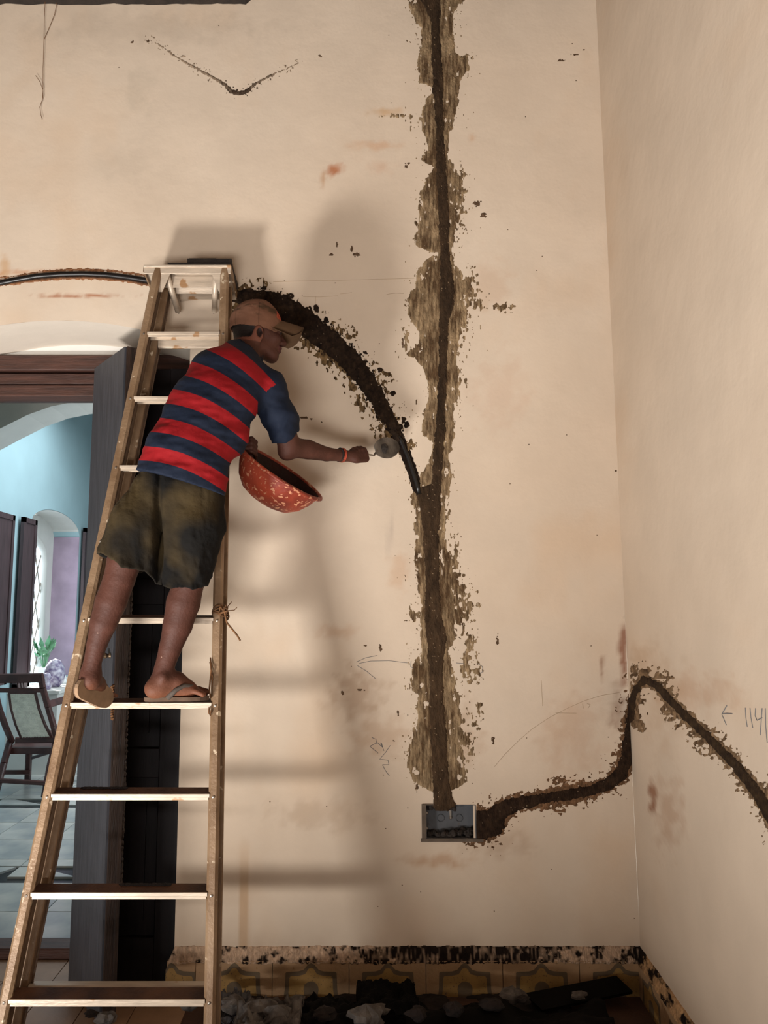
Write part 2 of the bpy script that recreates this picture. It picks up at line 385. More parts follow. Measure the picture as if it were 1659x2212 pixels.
# ------------------------------------------------------------------ the working wall (plaster, arched doorway)
XJ, XL, ARX, ARZ, ARR = -.678, -1.85, -1.264, 2.812, 1.57
YF = 3.62                                  # plane of the door frame inside the arch
def arch_z(x): return ARZ-(ARR-np.sqrt(np.maximum(ARR**2-(x-ARX)**2, 0)))
def proj(X, Y, Z):
    z = Z-CH; d = Y*CT+z*ST; u = z*CT-Y*ST
    return CX+F*X/d, CY-F*u/d
ORANGE, BROWN, GREY = srgb('#b8662e'), srgb('#6a4a34'), srgb('#8e8a86')
BASEC = np.array(srgb('#d0bea9'))
STAINS = [(722, 365, 16, 12, '#a65a24', .8), (698, 388, 5, 15, '#a8713e', .5), (835, 240, 42, 8, '#b98a50', .5), (815, 315, 45, 9, '#c08a5e', .4),
          (180, 639, 85, 3, '#9c5a32', .8), (60, 588, 70, 6, '#b4713f', .5), (10, 578, 9, 22, '#b98850', .5), (725, 1365, 40, 14, '#a9774c', .35),
          (775, 1500, 55, 50, '#8f6a4a', .4), (820, 1590, 60, 40, '#a57c58', .3), (1346, 1420, 9, 70, '#7b3d1c', .75), (1300, 1440, 5, 20, '#7b4a2c', .7),
          (1240, 1590, 60, 80, '#b08262', .25), (1335, 1530, 16, 40, '#7b4a2c', .45), (1020, 300, 8, 12, '#b9814e', .4), (1000, 1590, 40, 60, '#a57c58', .3),
          (860, 1240, 22, 40, '#b98a62', .3), (1080, 850, 60, 70, '#b98a6a', .18), (940, 1860, 60, 14, '#a27146', .45), (1060, 620, 40, 60, '#b9875c', .18),
          (820, 360, 30, 14, '#b97f58', .25), (1080, 1820, 60, 30, '#8f6a4a', .3), (460, 632, 40, 2, '#9a6a4a', .6), (455, 612, 60, 4, '#8a6a50', .4),
          (690, 1760, 90, 30, '#9a7c60', .25), (330, 60, 240, 30, '#9f907f', .2), (300, 190, 30, 50, '#a89b88', .25), (270, 360, 60, 30, '#b7a692', .2)]
STAINS_R = [(1412, 1725, 10, 32, '#7d4420', .75), (1445, 1760, 30, 70, '#9a6a46', .35), (1500, 1500, 70, 40, '#a8744c', .3), (1440, 1520, 40, 90, '#a78058', .2), (1395, 1430, 30, 40, '#a07850', .3)]
def wall_colour(X, Y, Z, stains, s=0):
    px, py = proj(X, Y, Z); C = np.ones(px.shape+(3,))*BASEC
    n = fbm(X*1.6+.3*Y, Z*1.6, 0, s, 5); C = C*(1+.16*n[..., None]*np.array([.7, 1, 1.3]))
    n2 = fbm(X*7+Y*3, Z*5, 3, s+5, 4)
    warm = np.clip((fbm(X*3+Y, Z*2.2, 9, s+9, 4)-.08)*4, 0, 1)
    C = C*(1-warm[..., None]*np.array([.02, .07, .12]))
    for cx, cy, rx, ry, col, a in stains:
        d = np.sqrt(((px-cx)/rx)**2+((py-cy)/ry)**2)
        m = np.clip(1.35-d+2.2*fbm(px/18, py/18, 0, int(cx), 4), 0, 1)*a
        m = np.where(d < 2.6, m, 0)
        C = C*(1-m[..., None])+np.array(srgb(col))*m[..., None]
    if s == 0:
        m = (np.clip(1-np.abs(px-527)/13, 0, .4)*2.5*np.clip((py-1800)/120, 0, 1)*.45)*(py < 2050)
        C = C*(1-m[..., None])+np.array(srgb('#a5763c'))*m[..., None]
        m = .5*np.exp(-((px-838)/3)**2)*np.exp(-((py-1170)/35)**2)+.4*np.exp(-((px-848)/3)**2)*np.exp(-((py-1140)/30)**2)
        C = C*(1-m[..., None])+np.array(srgb('#96887e'))*m[..., None]
    edge = np.exp(-np.abs(Z-.19)/.05)*.25*np.clip(.5+n2*3, 0, 1)
    C = C*(1-edge[..., None])+np.array(srgb('#8a6c50'))*edge[..., None]
    return np.clip(C, 0, 1)
def gridmesh(X, Y, Z, keep=None):
    idx = np.arange(X.size).reshape(X.shape); q = np.stack([idx[:-1, :-1], idx[:-1, 1:], idx[1:, 1:], idx[1:, :-1]], -1)
    if keep is not None: q = q[keep]
    return np.stack([X.ravel(), Y.ravel(), Z.ravel()], 1), q.reshape(-1, 4)
st = .012
xs = np.linspace(XJ, CXR+.0, int((CXR-XJ)/st)+1); zs = np.linspace(0, 4.5, int(4.5/st)+1)
X, Z = np.meshgrid(xs, zs)
bx0, bz1 = onback(920, 1739)[[0, 2]]; bx1, bz0 = onback(1028, 1811)[[0, 2]]
xc = (X[:-1, :-1]+X[1:, 1:])/2; zc = (Z[:-1, :-1]+Z[1:, 1:])/2
keep = ~((xc > bx0+.004) & (xc < bx1-.004) & (zc > bz0+.004) & (zc < bz1-.004))
v1, f1 = gridmesh(X, WY+0*X, Z, keep)
c1 = wall_colour(X, WY+0*X, Z, STAINS).reshape(-1, 3)
xs = np.linspace(XL, XJ, 100); t = np.linspace(0, 1, 150); T, X2 = np.meshgrid(t, xs, indexing='ij'); Z2 = arch_z(X2)*(1-T)+4.5*T
v2, f2 = gridmesh(X2, WY+0*X2, Z2); c2 = wall_colour(X2, WY+0*X2, Z2, STAINS).reshape(-1, 3)
X3, Z3 = np.meshgrid(np.linspace(-2.7, XL, 60), np.linspace(0, 4.5, 200)); v3, f3 = gridmesh(X3, WY+0*X3, Z3); c3 = wall_colour(X3, WY+0*X3, Z3, STAINS).reshape(-1, 3)
# arch soffit, jambs of the reveal
xa = np.linspace(XL, XJ, 60); ya = np.linspace(WY, YF+.4, 12); Xs, Ys = np.meshgrid(xa, ya); v4, f4 = gridmesh(Xs, Ys, arch_z(Xs)+.004*fbm(Xs*9, Ys*9)); f4 = f4[:, ::-1]
jz = np.linspace(0, float(arch_z(XJ)), 40); Yj, Zj = np.meshgrid(ya, jz); v5, f5 = gridmesh(XJ+0*Yj, Yj, Zj); v6, f6 = gridmesh(XL+0*Yj, Yj, Zj)
vv, ff, cc, n0 = [], [], [], 0
wh = np.array(srgb('#d6cabb'))
for v, f, c in ((v1, f1, c1), (v2, f2, c2), (v3, f3, c3), (v4, f4, None), (v5, f5, None), (v6, f6, None)):
    vv.append(v); ff.append(f+n0); n0 += len(v); cc.append(c if c is not None else np.ones((len(v), 3))*wh)
wall_back = mk('wall_back', np.concatenate(vv), np.concatenate(ff).astype(np.int32), M['plaster'], None, False, False, {'col': ('FLOAT_COLOR', np.concatenate(cc))})
tag(wall_back, 'cream plastered wall with dark cement-filled wiring chases', kind='structure')
# right wall, slightly out of square
Yr, Zr = np.meshgrid(np.linspace(WY, .2, 240), np.linspace(0, 4.5, 340)); Xr = CXR+RS*(Yr-WY)+.003*fbm(Yr*2, Zr*2)
vr, fr = gridmesh(Xr, Yr, Zr)
wall_right = mk('wall_right', vr, fr[:, ::-1].astype(np.int32), M['plaster'], None, False, False, {'col': ('FLOAT_COLOR', wall_colour(Xr, Yr, Zr, STAINS_R, 40).reshape(-1, 3))})
tag(wall_right, 'cream plastered side wall with a slanting dark cement chase', kind='structure')
def struct(mb, name, m, label=None): return tag(mb.build(name, m), label, kind='structure')
struct(MB().box((.9, -3.3, 0), (1.05, .2, 4.5)), 'wall_right_rear', M['plaster_dim'])
struct(MB().box((-2.8, -3.3, 0), (-2.7, WY+.1, 4.5)), 'wall_left', M['plaster_dim'])
struct(MB().box((-2.8, -3.4, 0), (1.2, -3.3, 4.5)), 'wall_rear', M['plaster_dim'])
struct(MB().box((-2.9, -3.4, 4.5), (1.6, 12.2, 4.6)), 'ceiling', M['ceiling'])
struct(MB().box((-2.9, -3.4, -.1), (1.6, YF, 0)), 'floor', M['floor'])
struct(MB().box((-3.8, YF, -.12), (1.6, 12.2, -.012)), 'floor_next_room', M['marble_black'])
# masonry behind the plaster
mb = MB(); mb.box((XJ+.002, YF+.0, 0), (1.6, YF+.38, 4.5)); mb.box((-2.8, YF, 0), (XL-.002, YF+.38, 4.5))
pts = [(x, YF+.01, float(arch_z(x))+.01) for x in np.linspace(XL, XJ, 20)]+[(XJ, YF+.01, 4.5), (XL, YF+.01, 4.5)]
mb.prism(pts, (0, .36, 0)); struct(mb, 'wall_back_masonry', M['plaster_plain'])
# plaster infill above the lintel
pts = [(x, YF, float(arch_z(x))+.008) for x in np.linspace(XL, XJ, 16)]
low = [(x, YF, 2.735+.018*float(fbm(x*9, 1, 0, 3, 4))) for x in np.linspace(XJ, XL, 60)]
struct(MB().prism(pts+low, (0, .05, 0)), 'trim_1', M['white'], 'ragged white plaster infill under the arch above the wooden lintel')
# ragged dark roof plate at the very top left
bx = onback(655, 5)[0]; low = [(x, WY-.05, 4.372+.02*float(fbm(x*12, 2, 0, 5, 4))+(.03 if x > bx-.25 else 0)) for x in np.linspace(bx, -2.6, 90)]
pm = MB().prism([(bx, WY-.05, 4.5), (-2.6, WY-.05, 4.5)][::1]+low[::-1], (0, .05, 0)).build('trim_2', M['slate']); tag(pm, 'dark ragged wooden plate along the top of the wall', kind='structure')

# ------------------------------------------------------------------ wooden lintel and door leaves
lin = empty('door_lintel', (ARX, YF, 2.55), 'brown weathered wooden lintel over the doorway in three stepped planks', kind='structure')
for z0, z1, y in ((2.675, 2.752, YF-.035), (2.612, 2.668, YF-.012), (2.55, 2.606, YF-.022)):
    MB().beam((XL, y+.05, (z0+z1)/2), (XJ, y+.05, (z0+z1)/2), z1-z0, .1, (0, 1, 0), .08).build('plank', M['lintel'], lin)
MB().box((XL, YF+.1, 2.56), (XJ, YF+.14, 2.74)).build('plank', M['darkwood'], lin)
MB().beam((XL, YF+.05, .022), (XJ-.002, YF+.05, .022), .05, .12, (0, 1, 0), .1).build('threshold', M['lintel'], lin)
MB().box((XL+.001, YF, 0), (XL+.06, YF+.08, 2.6)).build('jamb_post', M['lintel'], lin)
# closed dark half of the door
YD0, YF0 = YF, YF; YF = 3.375
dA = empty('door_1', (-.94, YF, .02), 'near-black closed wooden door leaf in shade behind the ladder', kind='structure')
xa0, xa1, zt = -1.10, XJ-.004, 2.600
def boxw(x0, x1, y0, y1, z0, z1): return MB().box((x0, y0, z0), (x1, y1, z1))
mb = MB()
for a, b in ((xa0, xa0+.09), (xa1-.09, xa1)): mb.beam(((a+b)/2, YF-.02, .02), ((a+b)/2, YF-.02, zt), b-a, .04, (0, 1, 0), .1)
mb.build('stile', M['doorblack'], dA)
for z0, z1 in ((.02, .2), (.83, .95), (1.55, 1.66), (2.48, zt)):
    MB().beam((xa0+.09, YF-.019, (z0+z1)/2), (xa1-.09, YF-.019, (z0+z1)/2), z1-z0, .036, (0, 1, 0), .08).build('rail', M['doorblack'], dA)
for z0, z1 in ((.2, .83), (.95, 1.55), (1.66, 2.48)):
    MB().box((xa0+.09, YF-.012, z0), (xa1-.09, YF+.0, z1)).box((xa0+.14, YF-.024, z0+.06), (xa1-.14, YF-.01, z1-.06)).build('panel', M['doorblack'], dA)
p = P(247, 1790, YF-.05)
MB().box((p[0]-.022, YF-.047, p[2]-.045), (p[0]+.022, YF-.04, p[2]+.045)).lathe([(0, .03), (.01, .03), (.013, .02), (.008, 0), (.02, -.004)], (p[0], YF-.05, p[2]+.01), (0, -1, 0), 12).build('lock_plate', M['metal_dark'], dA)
# open grey leaf, swung toward the room
a = np.array((-1.10, 3.335, 0)); b = np.array((-.885, 3.05, 0)); dv = (b-a)/np.linalg.norm(b-a); nv = np.array((dv[1], -dv[0], 0)); Lw = np.linalg.norm(b-a)
if nv[0] > 0: nv = -nv
dB = empty('door_2', tuple(a+(0, 0, .02)), 'grey-brown wooden door leaf swung open left of the ladder', kind='structure')
def leafbox(s0, s1, z0, z1, d0, d1):
    return [a+dv*s+nv*d+(0, 0, z) for z in (z0, z1) for s, d in ((s0, d0), (s1, d0), (s1, d1), (s0, d1))]
BF = [(0, 3, 2, 1), (4, 5, 6, 7), (0, 1, 5, 4), (1, 2, 6, 5), (2, 3, 7, 6), (3, 0, 4, 7)]
MB().add(leafbox(0, Lw, .02, zt, -.02, .012), BF).build('board', M['leafgrey'], dB)
for z in np.arange(.02, .03, 1): pass
mb = MB(); mb.add(leafbox(Lw-.004, Lw+.012, .02, zt, -.03, .004), BF); mb.add(leafbox(Lw-.02, Lw+.02, .02, zt, -.042, -.028), BF)
mb.build('edge_moulding', M['edge'], dB)
mb = MB()
for k in range(60):
    z = .1+k*.021; c = a+dv*(Lw+.004)+nv*(-.05)
    mb.blob(c+(0, 0, z+.4), .008, 4, k, .5, (1, 1, 1.6))
mb.build('flaking_edge', M['edge'], dB)
for py in (1415, 1922):
    q = a+dv*(Lw-.03)+nv*.02; q[2] = P(235, py, 3.1)[2]
    MB().lathe([(0, .02), (.009, .02), (.012, .012), (.006, 0), (.012, -.006)], q, nv, 12).build('knob', M['brass'], dB)

YF = YF0
# ------------------------------------------------------------------ cement in the chases
CORE = np.array([(0, 905, 952), (20, 918, 952), (40, 928, 951), (60, 932, 950), (100, 932, 952), (180, 935, 957), (250, 940, 957), (330, 942, 960), (400, 943, 967), (460, 946, 970), (540, 951, 970),
                 (620, 949, 981), (660, 950, 980), (700, 948, 968), (760, 948, 967), (850, 945, 963), (930, 940, 962), (1000, 935, 956), (1045, 931, 953), (1056, 899, 952), (1085, 904, 951), (1100, 907, 951), (1150, 914, 948),
                 (1250, 919, 949), (1330, 918, 954), (1380, 921, 966), (1450, 928, 956), (1520, 928, 959), (1600, 930, 967), (1680, 934, 968), (1715, 936, 975), (1738, 936, 984), (1742, 936, 980), (1748, 940, 970)], float)
SM = np.array([(0, 880, 1000), (30, 885, 975), (60, 905, 972), (110, 910, 985), (130, 905, 1010), (150, 903, 1008), (178, 905, 990), (190, 940, 990), (205, 935, 990), (215, 922, 988), (240, 905, 985), (270, 912, 975), (320, 918, 968),
               (345, 905, 972), (362, 932, 980), (385, 915, 1000), (400, 915, 995), (440, 905, 990), (480, 903, 988), (530, 898, 980), (548, 945, 978), (570, 912, 980), (600, 900, 1005), (620, 903, 1008), (650, 880, 998), (680, 880, 1005),
               (700, 890, 1000), (720, 905, 990), (750, 895, 992), (765, 880, 990), (790, 915, 990), (830, 925, 995), (870, 922, 985), (900, 912, 980), (940, 920, 978), (958, 938, 975), (990, 925, 970), (1030, 910, 975), (1070, 892, 967),
               (1120, 898, 965), (1170, 898, 965), (1200, 896, 970), (1250, 900, 980), (1290, 908, 980), (1330, 912, 985), (1370, 907, 980), (1400, 912, 975), (1440, 895, 980), (1490, 890, 982), (1502, 908, 985), (1540, 897, 995),
               (1570, 893, 992), (1610, 890, 992), (1640, 878, 988), (1670, 888, 1004), (1690, 895, 1002), (1704, 922, 980), (1712, 940, 950)], float)
LOOSE = [(1015, 1395, 16, 30), (1010, 1435, 14, 40), (1030, 1455, 10, 20), (1030, 1560, 10, 18), (1005, 130, 14, 10), (870, 250, 30, 6), (875, 735, 7, 22), (1010, 620, 20, 30), (1015, 655, 30, 12), (990, 700, 18, 60), (1000, 1320, 26, 30),
         (1000, 1600, 20, 60), (985, 1230, 10, 60), (1000, 1290, 18, 40), (895, 1330, 12, 20), (995, 420, 12, 60), (1085, 665, 30, 8), (985, 830, 8, 14), (1005, 825, 5, 8), (1035, 1530, 8, 14)]
def smear_fn(U, V):
    l = interp(V, SM[:, 0], SM[:, 1]); r = interp(V, SM[:, 0], SM[:, 2])
    n = fbm(U/16, V/30, 0, 11, 5); n2 = fbm(U/3.5, V/9, 0, 12, 3)
    m = np.minimum(U-l, r-U)+n*26+n2*9
    holes = fbm(U/9, V/20, 4, 21, 4); edge = np.minimum(U-l, r-U)
    m = np.where((edge < 24) & (holes > .19), -1, m)
    for cx, cy, rx, ry in LOOSE:
        d = 1-np.sqrt(((U-cx)/rx)**2+((V-cy)/ry)**2)
        m = np.maximum(m, d*14+fbm(U/6, V/9, 2, 31, 4)*50+n2*14-4)
    far = np.maximum(np.maximum(l-U, U-r), 0)                    # spatter thinning out from the band
    sp = fbm(U/3, V/6, 7, 51, 3)-.24-far/380+.12*fbm(U/40, V/70, 3, 58, 2); m = np.maximum(m, np.where(sp > 0, sp*30, -1))
    m = np.where((V > 1735) & (U > 905) & (U < 1045), -1, m); m = np.where(V > 1712, np.minimum(m, 0), m)
    tone = np.clip(.55+fbm(U/3, V/22, 1, 61, 4)*1.7+fbm(U/30, V/50, 1, 62, 3)*1.1-np.clip(m, 0, 20)/70, 0, 1)[..., None]
    C = np.array(srgb('#54402c'))*(1-tone)+np.array(srgb('#a28a6a'))*tone
    return m, np.clip(m, 0, 12)/12*.0022*(1+.6*fbm(U/3, V/14, 1, 71, 3)), C
sm = gridpatch('cement_smear', 780, 1120, 0, 1745, 1.35, smear_fn, 'back', M['cement'], wall_back)
tag(sm, 'tan-brown brushed cement smeared either side of the vertical chase', kind='stuff')
def core_fn(U, V):
    l = interp(V, CORE[:, 0], CORE[:, 1]); r = interp(V, CORE[:, 0], CORE[:, 2])
    m = np.minimum(U-l, r-U)+fbm(U/7, V/10, 0, 13, 4)*7
    tone = np.clip(.35+fbm(U/9, V/30, 1, 81, 4)*1.1+np.clip((V-950)/900, 0, .5), 0, 1)[..., None]
    C = np.array(srgb('#2b2016'))*(1-tone)+np.array(srgb('#473626'))*tone
    sand = (vnoise(U/2.1, V/2.1, 0, 99) > .955)[..., None]; C = np.where(sand, np.array(srgb('#9c8468')), C)
    return m, .0032+np.clip(m, 0, 5)/5*.002, C
tag(gridpatch('cement_fill', 890, 1000, 0, 1752, 1.35, core_fn, 'back', M['cement'], wall_back), 'dark damp cement filling the vertical chase')
def seg_d(U, V, pts):
    """distance to a polyline with per-vertex half width; also returns the along-parameter"""
    best = np.full(U.shape, -1e3); side = np.zeros(U.shape)
    for (x0, y0, w0), (x1, y1, w1) in zip(pts[:-1], pts[1:]):
        dx, dy = x1-x0, y1-y0; L2 = dx*dx+dy*dy; t = np.clip(((U-x0)*dx+(V-y0)*dy)/L2, 0, 1)
        d = (w0+(w1-w0)*t)-np.hypot(U-x0-t*dx, V-y0-t*dy); best = np.maximum(best, d)
    return best
ARC = [(470, 640, 7), (500, 640, 12), (530, 645, 20), (570, 650, 24), (612, 664, 26), (655, 692, 27), (693, 722, 26), (728, 752, 25), (760, 783, 23), (786, 815, 21), (806, 846, 19), (824, 878, 17), (840, 905, 15), (853, 930, 12), (862, 948, 8)]
def arc_fn(U, V):
    d = seg_d(U, V, ARC); n = fbm(U/8, V/8, 0, 15, 5)
    m = d+n*14
    lump = fbm(U/5, V/5, 3, 16, 4); m = np.maximum(m, np.where(d > -7, (lump-.14)*40, -1))
    for cx, cy, r in ((628, 640, 7), (682, 662, 4), (683, 670, 5), (872, 905, 6), (878, 918, 7), (866, 920, 6), (790, 762, 5), (820, 798, 5), (850, 850, 5), (870, 912, 5), (705, 690, 6)):
        m = np.maximum(m, r-np.hypot(U-cx, V-cy)+n*12)
    tone = np.clip(.3+fbm(U/9, V/9, 1, 82, 4)*1.2, 0, 1)[..., None]
    C = np.array(srgb('#1d140e'))*(1-tone)+np.array(srgb('#3b2c1f'))*tone
    sand = (vnoise(U/2.1, V/2.1, 0, 98) > .97)[..., None]; C = np.where(sand, np.array(srgb('#85725c')), C)
    return m, np.clip(m, 0, 9)/9*.012*(1+1.2*fbm(U/6, V/6, 2, 18, 3)), C
tag(gridpatch('cement_fill', 455, 900, 612, 965, 1.3, arc_fn, 'back', M['cement'], wall_back), 'fresh near-black cement thrown into the curved chase right of the ladder')
def arcsm_fn(U, V):
    d = seg_d(U, V, ARC); n = fbm(U/6, V/8, 0, 25, 5)
    m = np.where((d > -34) & (d < 8), n*50-1-np.abs(d+4)*.34+fbm(U/40, V/40, 2, 26, 2)*34, -1)
    lo = 1-np.hypot((U-712)/26, (V-762)/30); m = np.maximum(m, lo*16+n*40-2)
    lo = 1-np.hypot((U-665)/14, (V-735)/10); m = np.maximum(m, lo*16+n*40-4)
    sp = fbm(U/3.2, V/4, 7, 52, 3)-.25+d/420; m = np.maximum(m, np.where((sp > 0) & (d > -60), sp*30, -1))
    tone = np.clip(.4+fbm(U/4, V/9, 1, 63, 4)*1.8, 0, 1)[..., None]
    return m, np.clip(m, 0, 8)/8*.002, np.array(srgb('#3d2e1e'))*(1-tone)+np.array(srgb('#8a6f4c'))*tone
tag(gridpatch('cement_smear', 490, 940, 600, 1000, 1.35, arcsm_fn, 'back', M['cement'], wall_back), 'ragged brown cement scraps along the curved chase', kind='stuff')
RIM = [(845, 925, 13), (862, 948, 13), (872, 970, 12), (884, 1000, 11), (893, 1025, 11), (901, 1052, 11), (908, 1075, 10)]
def rim_fn(U, V):
    m = seg_d(U, V, RIM)+fbm(U/4, V/5, 0, 35, 4)*5
    return m, np.clip(m, 0, 4)/4*.002, np.ones(U.shape+(3,))*np.array(srgb('#1f150f'))
gridpatch('chase_edge', 825, 930, 900, 1095, 1.3, rim_fn, 'back', M['cement'], wall_back)
RLO = [(1040, 1782, 34), (1062, 1778, 30), (1082, 1752, 20), (1110, 1737, 16), (1180, 1724, 13), (1260, 1711, 13), (1310, 1696, 14), (1340, 1672, 16), (1352, 1645, 15), (1359, 1600, 14), (1362, 1555, 12), (1368, 1515, 9), (1378, 1480, 7)]
def rlo_fn(U, V):
    d = seg_d(U, V, RLO); m = d+fbm(U/7, V/7, 0, 45, 5)*10
    corner = 1283+102*V/2043; m = np.where(U > corner+2, -1, m)
    m = np.where((U > 915) & (U < 1029) & (V > 1736) & (V < 1812), -1, m)
    tone = np.clip(.25+fbm(U/9, V/9, 1, 84, 4)*1.2, 0, 1)[..., None]
    C = np.array(srgb('#241810'))*(1-tone)+np.array(srgb('#3f2e20'))*tone
    sand = (vnoise(U/2.1, V/2.1, 0, 97) > .97)[..., None]; C = np.where(sand, np.array(srgb('#85725c')), C)
    return m, np.clip(m, 0, 6)/6*.004, C
tag(gridpatch('cement_fill', 1000, 1385, 1470, 1830, 1.3, rlo_fn, 'back', M['cement'], wall_back), 'dark cement in the chase running from the metal box to the corner')
def rlosm_fn(U, V):
    d = seg_d(U, V, RLO); n = fbm(U/7, V/6, 0, 46, 5)
    gate = fbm(U/60, V/40, 5, 47, 3); m = np.where(d > -30, n*40-2-np.abs(d)*.30+gate*22+9*np.exp(-(d/5)**2), -1); sp = fbm(U/3.2, V/2.8, 7, 53, 3)-.25+d/420+gate*.15; m = np.maximum(m, np.where((sp > 0) & (d > -75), sp*30, -1))
    m = np.where(U > 1283+102*V/2043, -1, m); m = np.where((U > 916) & (U < 1029) & (V > 1736) & (V < 1812), -1, m)
    return m, np.clip(m, 0, 8)/8*.0015, np.ones(U.shape+(3,))*np.array(srgb('#6b4f38'))*(1+fbm(U/5, V/5, 1, 64, 4)[..., None]*1.4)
tag(gridpatch('cement_smear', 900, 1375, 1400, 1900, 1.4, rlosm_fn, 'back', M['cement'], wall_back), 'thin brown cement spatter round the chase to the corner', kind='stuff')
RRW = [(1362, 1550, 12), (1366, 1515, 9), (1376, 1485, 8), (1392, 1466, 8), (1420, 1482, 9), (1470, 1535, 10), (1530, 1592, 11), (1590, 1652, 12), (1640, 1718, 14), (1690, 1800, 18), (1740, 1890, 18)]
def rrw_fn(U, V):
    d = seg_d(U, V, RRW); m = d+fbm(U/7, V/7, 0, 55, 5)*9; m = np.where(U < 1283+102*V/2043-1, -1, m)
    tone = np.clip(.3+fbm(U/9, V/9, 1, 85, 4)*1.2, 0, 1)[..., None]
    return m, np.clip(m, 0, 6)/6*.004, np.array(srgb('#2a1d13'))*(1-tone)+np.array(srgb('#463522'))*tone
tag(gridpatch('cement_fill', 1350, 1720, 1440, 1880, 1.4, rrw_fn, 'right', M['cement'], wall_right, (-1, RS, 0)), 'dark cement in the chase peaking at the corner and slanting down right')
def rrwsm_fn(U, V):
    d = seg_d(U, V, RRW); n = fbm(U/8+V/30, V/7, 0, 56, 5)
    gate = fbm(U/50, V/50, 5, 48, 3); m = np.where(d > -30, n*46-1-np.abs(d)*.34+gate*30+9*np.exp(-(d/5)**2), -1); sp = fbm(U/3.2, V/3, 7, 57, 3)-.27+d/450+gate*.15; m = np.maximum(m, np.where((sp > 0) & (d > -60), sp*30, -1))
    m = np.where(U < 1283+102*V/2043+2, -1, m)
    tone = np.clip(.5+fbm(U/4, V/9, 1, 65, 4)*1.8, 0, 1)[..., None]
    return m, np.clip(m, 0, 8)/8*.0015, np.array(srgb('#4d3a28'))*(1-tone)+np.array(srgb('#957a5c'))*tone
tag(gridpatch('cement_smear', 1362, 1700, 1420, 1900, 1.4, rrwsm_fn, 'right', M['cement'], wall_right, (-1, RS, 0)), 'brown cement smears beside the slanting chase', kind='stuff')
# settlement crack with raised lip, upper left
CRK = [(320, 85, 1), (352, 102, 1.2), (375, 120, 2), (410, 140, 2.6), (450, 162, 3), (485, 182, 4), (500, 198, 5), (515, 202, 4.5), (535, 196, 4.5), (550, 182, 3), (575, 168, 2.5), (595, 158, 2), (620, 148, 1), (645, 136, .8)]
def crk_fn(U, V):
    d = seg_d(U, V, CRK); n = fbm(U/4, V/4, 0, 75, 4); m = d+n*5-.4
    m = np.maximum(m, np.where((d > -9) & (fbm(U/3, V/3, 2, 76, 3) > .2), 1, -1))
    dark = np.clip(np.exp(-((U-520)/60)**2)+n*1.2, 0, 1)[..., None]
    return m, np.clip(m, 0, 3)/3*.003, np.array(srgb('#9a8670'))*(1-dark)+np.array(srgb('#43352a'))*dark
tag(gridpatch('plaster_crack', 300, 670, 70, 215, 1.3, crk_fn, 'back', M['cement'], wall_back), 'thin V-shaped crack in the plaster, upper left')
SPOTS = [(715, 550, 6, 3), (760, 540, 3, 9), (768, 550, 10, 4), (728, 527, 1.5, 8), (1215, 130, 9, 3), (1243, 118, 8, 2), (1262, 108, 3, 2), (658, 902, 8, 2), (672, 905, 3, 1.5), (695, 912, 2, 2), (285, 91, 3, 3), (320, 89, 3, 4), (692, 122, 4, 3), (749, 423, 2, 2), (876, 360, 4, 5),
         (265, 3, 22, 5), (432, 722, 3, 4), (1030, 440, 8, 8), (1045, 465, 8, 5), (870, 740, 2, 12), (900, 870, 1.5, 10), (1075, 1385, 3, 14), (1065, 1600, 3, 8), (790, 1395, 5, 2), (740, 1495, 3, 8), (905, 755, 12, 2), (900, 1700, 3, 8), (780, 1490, 8, 2), (860, 1540, 2, 12),
         (1590, 890, 1.5, 10), (1595, 720, 1, 8), (98, 585, 1.5, 6), (880, 352, 8, 3), (850, 1600, 3, 2), (822, 1400, 3, 8), (1330, 1018, 2, 5), (1362, 1430, 3, 16)]
def spot_fn(U, V):
    m = np.full(U.shape, -1.)
    for cx, cy, rx, ry in SPOTS: m = np.maximum(m, (1-np.hypot((U-cx)/rx, (V-cy)/ry))*3+fbm(U/3, V/3, 0, 77, 3)*7-.6)
    sp = fbm(U/2.4, V/4.5, 2, 78, 3)-.355-.03*(U < 700); m = np.maximum(m, sp*20)
    corner = 1283+102*V/2043; m = np.where((U > corner-1), -1, m); m = np.where((U < 412) & (V > 690), -1, m); m = np.where((V > 2030), -1, m)
    return m, np.full(U.shape, .0007), np.ones(U.shape+(3,))*np.array(srgb('#5f4a38'))
tag(gridpatch('dirt_speck', 250, 1380, 2, 2035, 1.7, spot_fn, 'back', M['cement'], wall_back), 'small dark flecks and scrapes on the plaster', kind='stuff')
# pencil marks
def marks(parent, lines, plane, r=.0011, m='pencil', nm='pencil_mark', label=None):
    mb = MB(); off = np.array((0, -.0008, 0)) if plane is onback else np.array((-.0008, 0, 0))
    for l in lines:
        pts = [np.array(p, float) for p in l]; out = []
        for p0, p1 in zip(pts[:-1], pts[1:]):
            for t in np.linspace(0, 1, 4)[:-1]: out.append(p0*(1-t)+p1*t)
        out.append(pts[-1])
        mb.tube([plane(x, y)+off for x, y in out], r, 5)
    return tag(mb.build(nm, M[m], parent), label)
marks(wall_back, [[(770, 1430), (790, 1421), (815, 1416)], [(776, 1433), (800, 1428), (840, 1427), (880, 1432)], [(772, 1438), (792, 1450), (811, 1466)], [(888, 1428), (887, 1440), (893, 1444)], [(985, 1432), (1015, 1434)], [(1030, 1432), (1042, 1440), (1043, 1450), (1035, 1458)]], onback, label='pencilled arrow pointing left')
marks(wall_back, [[(803, 1593), (812, 1597), (814, 1607)], [(799, 1612), (815, 1604), (826, 1614), (822, 1604)], [(799, 1612), (806, 1618), (817, 1627)], [(843, 1610), (833, 1625), (820, 1640), (838, 1642), (840, 1652), (826, 1652)], [(826, 1652), (832, 1664), (841, 1676)], [(824, 1605), (829, 1622)]], onback, label='pencil scribble')
